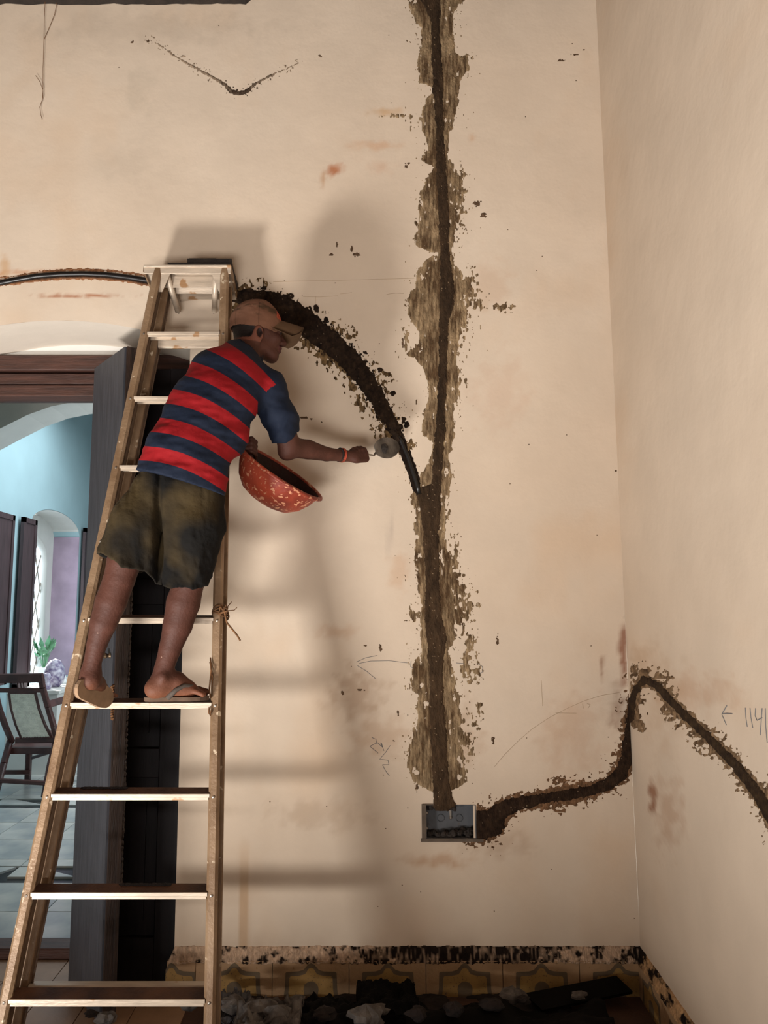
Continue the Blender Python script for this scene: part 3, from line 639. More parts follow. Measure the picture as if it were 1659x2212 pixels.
marks(wall_back, [[(1068, 1656), (1090, 1630), (1120, 1600), (1150, 1574), (1190, 1548), (1230, 1528), (1262, 1514), (1300, 1502), (1338, 1496)], [(1169, 1470), (1172, 1525)], [(1200, 1540), (1245, 1541)], [(1258, 1520), (1260, 1530)], [(1268, 1520), (1275, 1522), (1270, 1530)]], onback, .0008, 'scratch', label='long curved scratch line')
marks(wall_back, [[(655, 641), (690, 642), (730, 639)], [(682, 640), (682, 660)], [(590, 609), (700, 606), (800, 604), (895, 601)], [(835, 636), (855, 633), (872, 634)], [(735, 635), (760, 632)], [(380, 652), (420, 648), (470, 642)]], onback, .0009, 'scratch', 'scored_line')
marks(wall_right, [[(1562, 1542), (1572, 1541), (1583, 1542)], [(1571, 1524), (1560, 1543), (1570, 1566)]], onright, .0016, label='small pencilled arrow pointing left')
marks(wall_right, [[(1611, 1529), (1612, 1550), (1615, 1570)], [(1621, 1529), (1623, 1550), (1627, 1572)], [(1633, 1530), (1632, 1546), (1636, 1556), (1647, 1550)], [(1647, 1530), (1645, 1560), (1643, 1588)], [(1654, 1530), (1655, 1570), (1658, 1604)]], onright, .0013, label='pencilled numerals reading 1141')
mb = MB()
for l in ([(100, -5), (98, 40), (97, 90)], [(128, -5), (120, 35), (110, 60), (97, 90), (95, 150), (95, 200), (94, 215)], [(79, 167), (88, 180), (95, 198), (95, 215), (88, 235), (90, 250), (93, 261)]):
    mb.tube([onback(x, y)+np.array((0, -.012, 0)) for x, y in l], .0012, 5)
tag(mb.build('hanging_wire', M['twine']), 'thin forked wire hanging down the wall at top left', 'wire')
# conduits
pts = [(-340, 860), (-290, 765), (-220, 692), (-140, 643), (-60, 618), (0, 612), (40, 604), (80, 597), (130, 593), (180, 592), (230, 594), (280, 600), (322, 607), (370, 615), (420, 624), (470, 634), (500, 640)]
rr = [onback(x, y)+np.array((0, -.002, 0)) for x, y in pts]
c = MB().tube(rr, .0125, 12).build('conduit_pipe', M['conduit'], None, True); tag(c, 'black conduit pipe curving above the arch, left of the ladder', 'pipe')
pts = [(845, 925), (866, 952), (880, 985), (892, 1020), (902, 1052), (906, 1068)]
c = MB().tube([onback(x, y)+np.array((0, -.001, 0)) for x, y in pts], .010, 12).build('conduit_pipe', M['conduit'], None, True); tag(c, 'black conduit pipe bared in the chase by the trowel', 'pipe')
LIP = [(-40, 603, 4), (40, 596, 4), (80, 588, 4), (130, 584, 4), (180, 582, 4), (230, 584, 4), (280, 590, 4), (322, 597, 4)]
LIP2 = [(-40, 616, 7), (40, 607, 7), (80, 600, 8), (130, 596, 8), (180, 595, 8), (230, 597, 8), (280, 603, 8), (325, 611, 8), (420, 626, 7), (480, 637, 8)]
def lip_fn(U, V):
    d = np.maximum(seg_d(U, V, LIP)-2, seg_d(U, V, LIP2)); m = d+fbm(U/6, V/4, 0, 36, 4)*8
    t = np.clip((seg_d(U, V, LIP2))/5, 0, 1)[..., None]
    return m, np.clip(m, 0, 4)/4*.004, np.array(srgb('#8d6244'))*(1-t)+np.array(srgb('#241813'))*t
gridpatch('chase_edge', -20, 490, 570, 650, 1.5, lip_fn, 'back', M['cement'], wall_back)

# ------------------------------------------------------------------ metal socket box sunk in the wall
sb = empty('socket_box', ((bx0+bx1)/2, WY, bz0), 'grey metal electrical back box sunk into the plaster below the vertical chase', 'socket box')
D = .05; MB().box((bx0, WY+D, bz0), (bx1, WY+D+.002, bz1)).build('back_plate', M['boxmetal'], sb)
mb = MB(); mb.box((bx0-.003, WY-.004, bz0), (bx0+.001, WY+D, bz1)); mb.box((bx1-.001, WY-.002, bz0), (bx1+.002, WY+D, bz1)); mb.box((bx0, WY-.002, bz1-.001), (bx1, WY+D, bz1+.002)); mb.box((bx0, WY-.002, bz0-.002), (bx1, WY+D, bz0+.001))
mb.build('side_wall', M['boxmetal'], sb)
mb = MB(); mb.box((bx0-.018, WY-.006, bz0-.004), (bx0-.001, WY-.001, bz1+.004)); mb.box((bx0-.022, WY-.008, bz0-.012), (bx1+.03, WY-.001, bz0+.0)); mb.box((bx0-.012, WY-.004, bz1), (bx0+.05, WY-.001, bz1+.005))
mb.build('broken_rim', M['boxlip'], sb)
for px, py in ((952, 1767), (992, 1767)):
    q = P(px, py, WY+D-.001); MB().lathe([(.0125, 0), (.0145, .002), (.0165, 0)], q, (0, -1, 0), 24).build('knockout_ring', M['boxmetal'], sb)
q = P(973, 1766, WY+D-.001); MB().lathe([(0, .006), (.004, .006), (.006, .003), (.008, 0)], q, (0, -1, 0), 12).prism([q+(-.006, -.002, .03), q+(.004, -.002, .03), q+(.003, -.002, 0), q+(-.003, -.002, 0)], (0, -.003, 0)).build('screw', M['steel'], sb)
for px, py in ((922, 1757), (1026, 1752), (1026, 1772), (1026, 1794), (922, 1790)):
    q = onback(px, py); MB().lathe([(0, .004), (.004, .003), (.006, 0), (.006, -.006)], q+(0, .004, 0), (0, -1, 0), 10).build('screw_lug', M['steel'], sb)
mb = MB()
for k in range(26):
    x = bx0+.01+random.random()*(bx1-bx0)*.55; mb.blob((x, WY+.01+random.random()*.03, bz1-.002-random.random()*.018), .008+random.random()*.006, 5, k, .5)
for k in range(30):
    x = bx0+.005+(bx1-bx0)*k/30; mb.blob((x, WY+.015+random.random()*.03, bz0+.006+random.random()*(.006+.016*(k/30)**2)), .009+random.random()*.005, 5, k+40, .5)
tag(mb.build('cement_dropping', M['slate'], sb), kind='stuff')

# ------------------------------------------------------------------ skirting of patterned cement tiles
TW = .307; z1 = .131; base = empty('baseboard_back', (.25, WY, 0), 'skirting of ochre patterned cement tiles under a ragged mortar bed', kind='structure')
x0 = onback(425, 2080)[0]; yt = WY-.016
def tile_inlay(xa, xb, zz, parent, mtx, ma='inlay'):
    """bracket-shaped band with an ogee peak, printed clay inlay; xa<xb clip"""
    cxm = (xa+xb)/2 if xb-xa > TW*.9 else None
    w = TW/2
    def band(sgn, c):
        o = [(0, -.004), (.012, -.010), (.03, -.030), (.05, -.036), (.098, -.038), (.102, -.042), (.104, -.10), (.108, -.135)]
        i = [(0, -.022), (.010, -.026), (.024, -.046), (.048, -.052), (.082, -.054), (.086, -.060), (.088, -.10), (.092, -.135)]
        pts = o+i[::-1]; return [(c+sgn*x, z) for x, z in pts]
    return band
def add_tile(xa, xb, c, parent, conv, slant=0):
    poly = [(xa, -.01), (xb, -.01), (xb, z1+.003*random.random()), (xa+slant, z1+.003*random.random())]
    t = MB().prism([conv(x, yt, z) for x, z in poly], conv(0, WY-.002, 0)-conv(0, yt, 0)).build('tile', M['tile'], parent)
    # field inside the bracket
    def clipx(p): return (min(max(p[0], xa+.001), xb-.001), min(max(p[1], 0.0), z1-.001))
    inner = [(0, -.022), (.010, -.026), (.024, -.046), (.048, -.052), (.082, -.054), (.086, -.060), (.088, -.10), (.092, -.135)]
    f = [(c+x, z1+z) for x, z in inner]+[(c-x, z1+z) for x, z in inner[::-1]]
    f = [clipx(p) for p in f]
    o2 = conv(0, yt-.0006, 0)-conv(0, yt, 0)
    MB().prism([conv(x, yt+.0003, z) for x, z in f], o2*1.3).build('inlay', M['tile_mid'], t)
    for sg in (1, -1):
        b = [clipx((x, z1+z)) for x, z in tile_inlay(xa, xb, 0, t, None)(sg, c)]
        if max(p[0] for p in b)-min(p[0] for p in b) > .01: 
            n = 8; qs = MB()
            oo, ii = b[:n], b[n:][::-1]
            for k in range(n-1):
                quad = [oo[k], oo[k+1], ii[k+1], ii[k]]
                qs.prism([conv(x, yt+.0002, z) for x, z in quad], o2*2)
            qs.build('inlay', M['inlay'], t)
    ci = [(c+.03*math.cos(a), .028+.03*math.sin(a)) for a in np.linspace(0, PI, 12)]
    if xa < c-.031 and xb > c+.031: MB().prism([conv(x, yt+.0002, z) for x, z in [(c+.027, 0)]+ci+[(c-.027, 0)]], o2*2).build('inlay', M['inlay'], t)
conv0 = lambda x, y, z: np.array((x, y, z))
add_tile(XJ-.03, x0-.002, x0-TW*.32, base, conv0, .006)
k = 0; x = x0
while x < CXR-.02:
    xb = min(x+TW-.003, CXR-.004); add_tile(x, xb, x+TW/2, base, conv0); x += TW
# mortar bed above the tiles: sloping ledge, patchy dark
def bed_fn(U, V):
    top = 2044+fbm(U/22, 0, 0, 91, 4)*5; bot = 2078+fbm(U/10, 5, 0, 92, 4)*9
    left = 378-(V-2044)*.45; m = np.minimum(np.minimum(V-top, bot-V), U-left)
    m = np.minimum(m, 1390-U)
    dk = np.clip((fbm(U/16, V/14, 0, 93, 5)+.10*np.clip((U-560)/300, -1.3, .3)+.40*np.exp(-((U-980)/170)**2)+.4*np.exp(-((U-1383)/22)**2)-.03)*9, 0, 1)[..., None]
    dk = dk*np.clip((vnoise(U/4, V/12, 0, 94)[..., None]+.25)*1.3, .3, 1)
    C = np.array(srgb('#b79a80'))*(1-dk)+np.array(srgb('#1f1610'))*dk
    C = C*(1+.5*fbm(U/5, V/5, 0, 95, 4)[..., None])
    return m, .002+np.clip((V-2044)/30, 0, 1)*.014+.006*fbm(U/4, V/7, 0, 96, 3)*np.clip(m/4, 0, 1), C
tag(gridpatch('mortar_bed', 340, 1400, 2034, 2092, 1.3, bed_fn, 'back', M['cement'], base), 'crumbling mortar strip, whitish at left and blackened at right', kind='stuff')
# right-hand skirting
tr = RS; baser = empty('baseboard_right', (CXR, WY-.6, 0), 'ochre tile skirting running toward the camera under chipped mortar', kind='structure')
def convr(x, y, z):   # x runs from the corner toward the camera
    return np.array((CXR-RS*x, WY-x, z))+np.array((-1, RS, 0))*(WY-y)
x = .016
while x < 1.5:
    add_tile(x, x+TW-.003, x+TW/2, baser, convr); x += TW
nx, nz = 560, 24; ss = np.linspace(.0, 1.5, nx); tt = np.linspace(0, 1, nz); S_, T_ = np.meshgrid(ss, tt)
hh = .004+.014*(1-T_)+.008*fbm(S_*60, T_*5, 0, 17, 4); zz = z1-.006+T_*(.056+.008*fbm(S_*14, 0, 0, 19, 4)); hh = np.where((T_ > .97), -.001, hh)
Xm = CXR-RS*S_-hh; Ym = WY-S_; dk = np.clip((fbm(S_*16, T_*2, 0, 23, 5)-.02+.6*np.exp(-S_/.05))*9, 0, 1)[..., None]
C = (np.array(srgb('#b08a62'))*(1-dk)+np.array(srgb('#1c120c'))*dk)*(1+.6*fbm(S_*50, T_*4, 0, 29, 4)[..., None])
v, f = gridmesh(Xm, Ym, zz); tag(mk('mortar_bed', v, f.astype(np.int32), M['cement'], baser, True, False, {'col': ('FLOAT_COLOR', C.reshape(-1, 3))}), 'chipped mortar strip on the side wall', kind='stuff')
# ------------------------------------------------------------------ room beyond the doorway
XW = -3.2
def onside(px, py, X=XW):
    rx, ry, rz = ray(px, py); t = X/rx; return np.array([X, ry*t, CH+rz*t])
w0 = onside(66, 1130); w1 = onside(173, 1140); zs0 = .776; zs1 = 2.42; zap = onside(112, 1100)[2]
ya, yb = w0[1], w1[1]; ymid = (ya+yb)/2
mb = MB(); T = .34
mb.box((XW-T, 3.9, 0), (XW, ya, 4.5)); mb.box((XW-T, yb, 0), (XW, 12.2, 4.5)); mb.box((XW-T, ya, 0), (XW, yb, zs0))
def wz(y): return zs1+(zap-zs1)*math.sqrt(max(0, 1-((y-ymid)/((yb-ya)/2))**2))
mb.prism([(XW, y, wz(y)) for y in np.linspace(ya, yb, 24)]+[(XW, yb, 4.5), (XW, ya, 4.5)], (-T, 0, 0))
struct(mb, 'wall_left_next_room', M['bluewall'], 'pale blue wall of the room beyond the doorway')
struct(MB().box((-3.6, 12.0, 0), (1.6, 12.2, 4.5)), 'wall_far', M['bluewall'])
struct(MB().box((1.45, 3.9, 0), (1.6, 12.2, 4.5)), 'wall_right_next_room', M['bluewall'])
struct(MB().box((-3.6, 3.99, 0), (-2.8, 4.05, 4.5)), 'wall_return', M['bluewall'])
struct(MB().box((-3.8, 3.9, 4.5), (-2.9, 12.2, 4.6)), 'ceiling_next_room', M['white'])
# white arch crossing the next room
ap = [P(x, y, 5.4) for x, y in ((-220, 1120), (-140, 1010), (-60, 958), (0, 926), (60, 896), (110, 878), (160, 868), (215, 862), (300, 862), (380, 880), (450, 915), (520, 980))]
struct(MB().prism(ap+[(1.3, 5.4, ap[-1][2]), (1.3, 5.4, 4.5), (-3.2, 5.4, 4.5), (-3.2, 5.4, ap[0][2])], (0, .35, 0)), 'wall_arch', M['white'], 'white arch crossing the next room')
# window: reveal linings, frame, lattice
wn = empty('window_1', (XW-T, ymid, zs0), 'tall arched window with diamond lattice in the blue wall', kind='structure')
MB().box((XW-T+.02, yb-.012, zs0), (XW-.001, yb-.002, zs1)).build('reveal', M['lilac'], wn)
mb = MB(); n = 24; ys = np.linspace(ya+.003, yb-.003, n)
vs = [(x, y, wz(y)-.004) for y in ys for x in (XW-T, XW)]; mb.add(vs, [(2*i, 2*i+1, 2*i+3, 2*i+2) for i in range(n-1)]); mb.build('arch_soffit', M['white'], wn)
fy0, fy1 = ya+.1, yb-.28; fm = (fy0+fy1)/2
def fz(y, g=0): return 2.1+.28*math.sqrt(max(0, 1-((y-fm)/((fy1-fy0)/2+g))**2))
xw = XW-T+.03
o = [(y, fz(y)) for y in np.linspace(fy0, fy1, 16)]
mb = MB(); mb.box((xw-.03, ya, zs0), (xw, fy0, zap-.02)); mb.box((xw-.03, fy1, zs0), (xw, yb, zap-.05)); mb.prism([(xw, y, z) for y, z in o]+[(xw, fy1, zap-.02), (xw, fy0, zap-.02)], (-.03, 0, 0))
mb.build('surround', M['white'], wn)
mb = MB()
mb.tube([(xw, fy0, zs0)]+[(xw, y, z) for y, z in o]+[(xw, fy1, zs0)], .045, 8); mb.build('window_frame', M['white'], wn, True)
for k in range(-5, 8):
    for sg in (1, -1):
        y0 = fy0+k*.19; z0 = zs0; z1_ = 2.4; y1 = y0+sg*.75
        pts = []
        for t in np.linspace(0, 1, 30):
            y = y0+(y1-y0)*t+(0 if sg > 0 else .75); z = z0+(z1_-z0)*t
            if fy0 < y < fy1 and z < fz(y): pts.append((xw-.01, y, z))
        if len(pts) > 1: MB().tube([pts[0], pts[-1]], .007, 5).build('lattice_bar', M['steel'], wn)
# shutters folded against the blue wall
def shutter(label, y0, y1, z0, z1, xo=.03, ang=0):
    e = empty('window_shutter', (XW+xo, (y0+y1)/2, z0), label, 'shutter'); s = .05
    MB().box((XW+xo, y0, z0), (XW+xo+.035, y0+s, z1)).box((XW+xo, y1-s, z0), (XW+xo+.035, y1, z1)).box((XW+xo, y0, z0), (XW+xo+.035, y1, z0+s)).box((XW+xo, y0, z1-s), (XW+xo+.035, y1, z1)).build('shutter_frame', M['shutter'], e)
    MB().box((XW+xo+.008, y0+s, z0+s), (XW+xo+.024, y1-s, z1-s)).build('panel', M['shutter'], e)
sz = onside(45, 1118)[2]
shutter('tall dark shutter open beside the lattice window, nearer side', onside(39, 1120)[1], ya+.02, .78, sz)
shutter('narrow dark shutter beyond the lattice window, partly behind the ladder', yb+.02, onside(193, 1200)[1], .78, onside(180, 1142)[2])
shutter('dark shutter at the left edge of the photo beside the blue strip', onside(-60, 1120)[1], onside(19, 1120)[1], .85, onside(5, 1110)[2])
# white ledge below the window
lx = -2.72; lp = P(112, 1476, 7.9)
led = MB().box((XW+.001, 7.5, 0), (lx, 9.8, .745)).box((XW+.001, 7.48, .745), (lx+.02, 9.82, .775)).build('masonry_ledge', M['white']); tag(led, 'white masonry ledge below the lattice window', 'ledge')
# plants and ornaments on the ledge
def plant(name, px, label, h, r, n, seed, y):
    p = P(px, 1476, y); e = empty(name, (p[0], p[1], .776), label, 'potted plant'); rn = random.Random(seed)
    MB().lathe([(0, 0), (.06, 0), (.085, .15), (.09, .16), (.075, .16), (.07, .13), (0, .13)], (p[0], p[1], .776), n=20).build('pot', M['ceramic'], e, True)
    for k in range(n):
        a = rn.random()*2*PI; l = h*(.5+rn.random()*.6); R = r*(.3+rn.random()); c = np.array((p[0], p[1], .90))
        tip = c+np.array((math.cos(a)*R, math.sin(a)*R, l)); md = (c+tip)/2+np.array((0, 0, .04)); s = np.array((-math.sin(a), math.cos(a), 0))*.035
        MB().add([md, md+s+(tip-md)*.4, tip, md-s+(tip-md)*.4, md+(tip-md)*.4+np.array((0, 0, .012))], [(0, 1, 4), (1, 2, 4), (2, 3, 4), (3, 0, 4)]).tube([c, md], .003, 4).build('leaf', M['leaf'], e)
plant('potted_plant', 93, 'leafy green plant in a white pot on the window ledge', .34, .12, 22, 3, 8.35)
p = P(117, 1476, 7.85); e = MB().lathe([(0, 0), (.05, 0), (.09, .05), (.105, .12), (.09, .2), (.05, .26), (0, .28)], (p[0], p[1], .776), n=24).build('egg_vase', M['vase'], None, True); tag(e, 'egg-shaped white and violet patterned vase on the ledge', 'vase')
p = P(100, 1480, 7.6); e = MB().lathe([(0, 0), (.04, 0), (.05, .03), (.03, .07), (.045, .11), (.03, .15), (0, .16)], (p[0], p[1], .776), n=16).build('figurine', M['vase'], None, True); tag(e, 'small pale figurine in front of the patterned vase', 'ornament')
p = P(139, 1474, 8.2); e = MB().lathe([(0, 0), (.03, 0), (.035, .03), (.012, .06), (.015, .08), (0, .09)], (p[0], p[1], .776), n=14).build('candle_holder', M['ceramic'], None, True); tag(e, 'tiny white holder at the right end of the ledge', 'ornament')
# marble floor tiles with a black inlaid band
ft = bpy.data.objects['floor_next_room']
proto = {}
for j in range(13):
    y0 = 3.745+j*.42
    for i in range(9):
        x0_ = -3.2+i*.42
        if j == 2 or j == 6:
            key = ('t', (i+j) % 2)
            tri = [(0, 0), (.40, 0), (.10, .17), (0, .17)] if key[1] else [(0, 0), (.3, .0), (.4, .17), (0, .17)]
            MB().prism([(x0_+a, y0+b+.1, -.012) for a, b in tri], (0, 0, .012)).build('tile', M['marble'], ft)
            MB().box((x0_, y0+.29, -.012), (x0_+.414, y0+.414, 0)).build('tile', M['marble'], ft)
        else:
            if 'm' not in proto:
                t = MB().box((x0_+.002, y0+.002, -.012), (x0_+.416, y0+.416, 0)).build('tile', M['marble'], ft); proto['m'] = (t, x0_, y0)
            else:
                t0, ax, ay = proto['m']; t = t0.copy(); COL.objects.link(t); t.location = t0.location+Vector((x0_-ax, y0-ay, 0))
# old patterned tiles on this side of the threshold
fl = bpy.data.objects['floor']; t0 = None
for j in range(5):
    for i in range(7):
        x0_ = -2.0+i*.2; y0 = 2.6+j*.2
        if t0 is None: t0 = MB().box((x0_+.002, y0+.002, 0), (x0_+.198, y0+.198, .006)).build('tile', M['floortile'], fl); ax, ay = x0_, y0
        else: t = t0.copy(); COL.objects.link(t); t.location = t0.location+Vector((x0_-ax, y0-ay, 0))
# cane-backed planter's chair seen from behind
ch = empty('cane_chair', (-2.75, 6.5, 0), 'dark wooden armchair with a curved woven cane back beyond the doorway', 'chair')
def Q(px, py, Y): return P(px, py, Y)
YB, YT = 6.75, 6.35
def bez(pts, n=8):
    out = []
    for i in range(len(pts)-1):
        for t in np.linspace(0, 1, n, endpoint=False): out.append(np.array(pts[i])*(1-t)+np.array(pts[i+1])*t)
    return out+[np.array(pts[-1])]
def post(l, w_=.045, d_=.04, nm='back_post'):
    mb = MB(); pts = [Q(*q) for q in l]
    for a_, b_ in zip(pts[:-1], pts[1:]): mb.beam(a_, b_, w_, d_, (0, 1, 0), .2)
    return mb.build(nm, M['chair'], ch)
post([(88, 1458, 6.35), (92, 1485, 6.36), (103, 1525, 6.44), (115, 1565, 6.58), (124, 1602, 6.75)])
post([(-16, 1462, 6.35), (-12, 1488, 6.36), (-2, 1530, 6.44), (12, 1570, 6.58), (26, 1602, 6.75)])
post([(-20, 1466, 6.35), (92, 1464, 6.35)], .075, .035, 'top_rail'); post([(-12, 1491, 6.37), (94, 1491, 6.37)], .035, .03, 'cross_rail'); post([(34, 1599, 6.74), (122, 1598, 6.74)], .05, .03, 'cross_rail')
for x in (37, 44, 50): post([(x, 1474, 6.36), (x+2, 1488, 6.36)], .008, .01, 'spindle')
L = [(20, 1496, 6.38), (24, 1530, 6.45), (34, 1565, 6.58), (46, 1594, 6.72)]; R = [(76, 1496, 6.38), (84, 1530, 6.45), (97, 1565, 6.58), (111, 1592, 6.72)]
post(L, .02, .02, 'cane_frame'); post(R, .02, .02, 'cane_frame'); post([L[0], R[0]], .02, .02, 'cane_frame'); post([L[-1], R[-1]], .02, .02, 'cane_frame')
mb = MB(); Lb = [Q(*q) for q in L]; Rb = [Q(*q) for q in R]
def cur(B, t):
    s = t*(len(B)-1); i = min(int(s), len(B)-2); return B[i]*(1-(s-i))+B[i+1]*(s-i)
for t in np.linspace(0, 1, 26): mb.tube([cur(Lb, t), cur(Rb, t)], .0062, 4)
for sx in np.linspace(0, 1, 20): mb.tube([cur(Lb, t)*(1-sx)+cur(Rb, t)*sx for t in np.linspace(0, 1, 7)], .0062, 4)
tag(mb.build('cane_back', M['cane'], ch), 'pale woven cane panel', kind='stuff')
seatz = Q(80, 1612, 6.8)[2]
sl_, sr_ = Q(24, 1608, 6.75), Q(125, 1608, 6.75)
MB().prism([(sl_[0], 6.72, seatz), (sr_[0], 6.72, seatz), (sr_[0]+.06, 7.3, seatz+.06), (sl_[0]-.06, 7.3, seatz+.06)], (0, 0, -.05)).build('seat', M['chair'], ch)
for l in ([(22, 1600, 6.75), (8, 1650, 6.6), (-8, 1710, 6.5)], [(122, 1600, 6.75), (108, 1655, 6.62), (96, 1722, 6.5)]): post(l, .05, .045, 'leg')
for p_ in ((sl_[0]-.03, 7.22), (sr_[0]+.05, 7.22)): MB().beam((p_[0], p_[1], 0), (p_[0], p_[1], .62), .05, .045).build('leg', M['chair'], ch)
post([(0, 1686, 6.52), (102, 1692, 6.52)], .035, .03, 'stretcher'); post([(10, 1668, 6.8), (66, 1668, 6.8)], .035, .03, 'stretcher'); post([(62, 1616, 6.85), (60, 1676, 6.85)], .04, .03, 'stretcher'); post([(60, 1640, 7.2), (118, 1622, 6.9)], .025, .03, 'stretcher')
for l in ([(104, 1522, 6.46), (150, 1508, 7.2)], [(-2, 1530, 6.46), (-30, 1512, 7.2)]): post(l, .06, .025, 'armrest')
# ------------------------------------------------------------------ folded stepladder leaning on the wall
def LY(k): return 2.54*(1+.0243*k)
def LZ(k): return .33+.29*k
def XLf(k): return -1.022+.02825*k
def XRf(k): return -.427-.0101*k
NB = np.array((0, .978, -.208))
def LP(k, side, back=0, dx=0): return np.array(((XLf(k) if side < 0 else XRf(k))+dx, LY(k), LZ(k)))+NB*back
lad = empty('stepladder', (-.72, 2.46, 0), 'tall paint-spattered aluminium stepladder, folded and leaning against the wall', 'ladder')
K0, K1 = -1.1, 9.08
for s in (-1, 1):
    fr_ = MB().beam(LP(K0, s, .008, s*.018), LP(K1, s, .008, s*.018), .036, .026, NB, .33).build('front_rail', M['alu'], lad)
    MB().beam(LP(K0, s, .045, s*.012), LP(K1, s, .045, s*.012), .010, .056, NB, .1).beam(LP(K0, s, .035, s*.006), LP(K1, s, .035, s*.006), .004, .008, NB, .1).build('rail_web', M['alu_web'], fr_)
    dx = .012 if s > 0 else .012
    def RP(k, b, e=0, s=s): return LP(k, s, b, (-s*.0)+s*.010+(.004*k/9+.008 if s < 0 else .014)+e)
    rr_ = MB().beam(RP(K0+.05, .092), RP(K1-.1, .092), .03, .012, NB, .2).build('rear_rail', M['alu'], lad)
    MB().beam(RP(K0+.05, .115, -s*.006), RP(K1-.1, .115, -s*.006), .012, .04, NB, .1).beam(RP(K0+.05, .13, -s*.004), RP(K1-.1, .13, -s*.004), .026, .006, NB, .1).build('rail_web', M['alu_web'], rr_)
    MB().box(LP(K0, s, .008, s*.018)-(.024, .02, .012), LP(K0, s, .008, s*.018)+(.024, .05, .05)).build('rubber_foot', M['slate'], lad)
for k in range(0, 9):
    a, b = LP(k, -1, 0, -.004), LP(k, 1, 0, .004)
    t = MB()
    # tread: flat top dropping slightly to the front, ribbed
    vs = []
    for p in (a, b):
        for dy, dz in ((-.002, .008), (.052, .018), (.052, .010), (-.002, -.002)): vs.append(p+(0, dy, dz))
    t.add(vs, [(0, 1, 5, 4), (1, 2, 6, 5), (2, 3, 7, 6), (3, 0, 4, 7), (0, 3, 2, 1), (4, 5, 6, 7)])
    tr_ = t.build('rung', M['tread'] if k < 6 else M['alu_clean'], lad)
    m2 = MB(); m2.beam(a+(0, -.003, .003), b+(0, -.003, .003), .012, .006, (0, 1, 0), .2); m2.beam(a+(.004, -.001, -.007), b+(-.004, -.001, -.007), .010, .004, (0, 1, 0), .1); m2.beam(a+(0, .05, .004), b+(0, .05, .004), .024, .004, (0, 1, 0), .1)
    tag(m2.build('rung_lip', M['alu_clean'], tr_), 'bright bare metal front lip')
    if k in (1, 2):                                    # caked dirt on the tread
        mb = MB()
        for q in range(14): mb.blob(a+(b-a)*((.18 if k == 2 else .5)+.02*q)+(0, .042, .018), .008, 4, q, .5, (1.6, 1, .5))
        mb.build('mortar_crumb', M['rubble'], tr_)
for k in (0, 8):
    a = LP(k, -1, .095, .02); b = LP(k, 1, .095, .0)
    MB().beam(a+(0, 0, .01), b+(0, 0, .01), .036, .02, (0, 1, 0), .15).beam(a+(0, .02, .016), b+(0, .02, .016), .006, .05, (0, 1, 0), .15).build('rear_rung', M['alu_clean'], lad)
# top cap
c0, c1 = np.array((-.842, 3.10, 2.976)), np.array((-.474, 3.10, 2.976)); bk = NB*.188
cap_ = MB().prism([c0, c1, c1+bk, c0+bk], (0, 0, -.008)).build('top_cap', M['alu_clean'], lad)
MB().beam(c0+(0, 0, -.018), c1+(0, 0, -.018), .036, .006, (0, 1, 0), .1).beam(c0+(0, -.003, -.004), c1+(0, -.003, -.004), .010, .008, (0, 1, 0), .1).build('cap_lip', M['alu_clean'], cap_)
for c_ in (c0, c1): MB().beam(c_+(0, 0, -.012), c_+bk+(0, 0, -.012), .03, .006, (1, 0, 0), .1).build('cap_lip', M['alu'], cap_)
MB().beam(c0+bk+(0, -.004, -.018), c1+bk+(0, -.004, -.018), .034, .006, (0, 1, 0), .1).build('cap_lip', M['alu_clean'], cap_)
MB().beam(c0+(.05, .05, -.05), c1+(-.03, .05, -.05), .05, .006, (0, 1, 0), .1).beam(c0+(.05, .10, -.06), c1+(-.03, .10, -.06), .04, .006, (0, 1, .3), .1).build('cap_brace', M['alu_clean'], lad)
for s in (-1, 1):
    g = LP(9.1, s, -.004, 0); w_ = -s
    MB().prism([g+(s*.03, 0, -.005), g+(w_*.045, 0, -.005), g+(w_*.004, 0, -.11), g+(s*.03, 0, -.11)], (0, .004, 0)).build('gusset_plate', M['alu_clean'], lad)
    p0 = LP(9.0, s, .02, w_*.022); p1 = LP(8.75, s, .17, w_*.05)
    MB().tube([p0, p1], .013, 10).build('hinge_bar', M['alu_clean'], lad, True)
    MB().prism([p0+(0, -.006, .05), p0+(0, -.006, -.01), p1+(0, 0, -.01), p1+(0, 0, .05)], (w_*.006, 0, 0)).build('hinge_plate', M['steel'], lad)
    MB().lathe([(0, .01), (.007, .009), (.009, 0)], p0+(0, -.006, .03), (0, -1, 0), 10).build('rivet', M['steel'], lad)
for k in range(0, 9):
    for s in (-1, 1):
        MB().lathe([(0, .004), (.004, .003), (.005, 0)], LP(k, s, -.005, s*.018)+(0, 0, -.002), (0, -1, 0), 8).build('rivet', M['steel'], lad)
# slabs lying on the cap
def slab(px, z, th, label, nm='slate_slab'):
    pts = []
    for x, y, Y in px:
        p = P(x, y, Y); pts.append((p[0], Y, z+(3.1-Y)*.21))
    o = MB().prism(pts, (0, 0, th)).build(nm, M['slate']); return tag(o, label, 'slab', 'slabs on top of the ladder')
slab([(362, 575, 3.12), (500, 572, 3.12), (515, 575, 3.27), (380, 575, 3.27)], 2.979, .025, 'wide dark flat slab lying directly on the ladder cap')
slab([(404, 575, 3.13), (500, 572, 3.13), (508, 575, 3.25), (418, 575, 3.25)], 3.004, .025, 'smaller dark slab on top of the wide one on the ladder cap')
slab([(408, 575, 3.15), (466, 572, 3.15), (470, 575, 3.24), (416, 575, 3.24)], 3.029, .015, 'smallest dark board, topmost of the stack on the ladder cap')
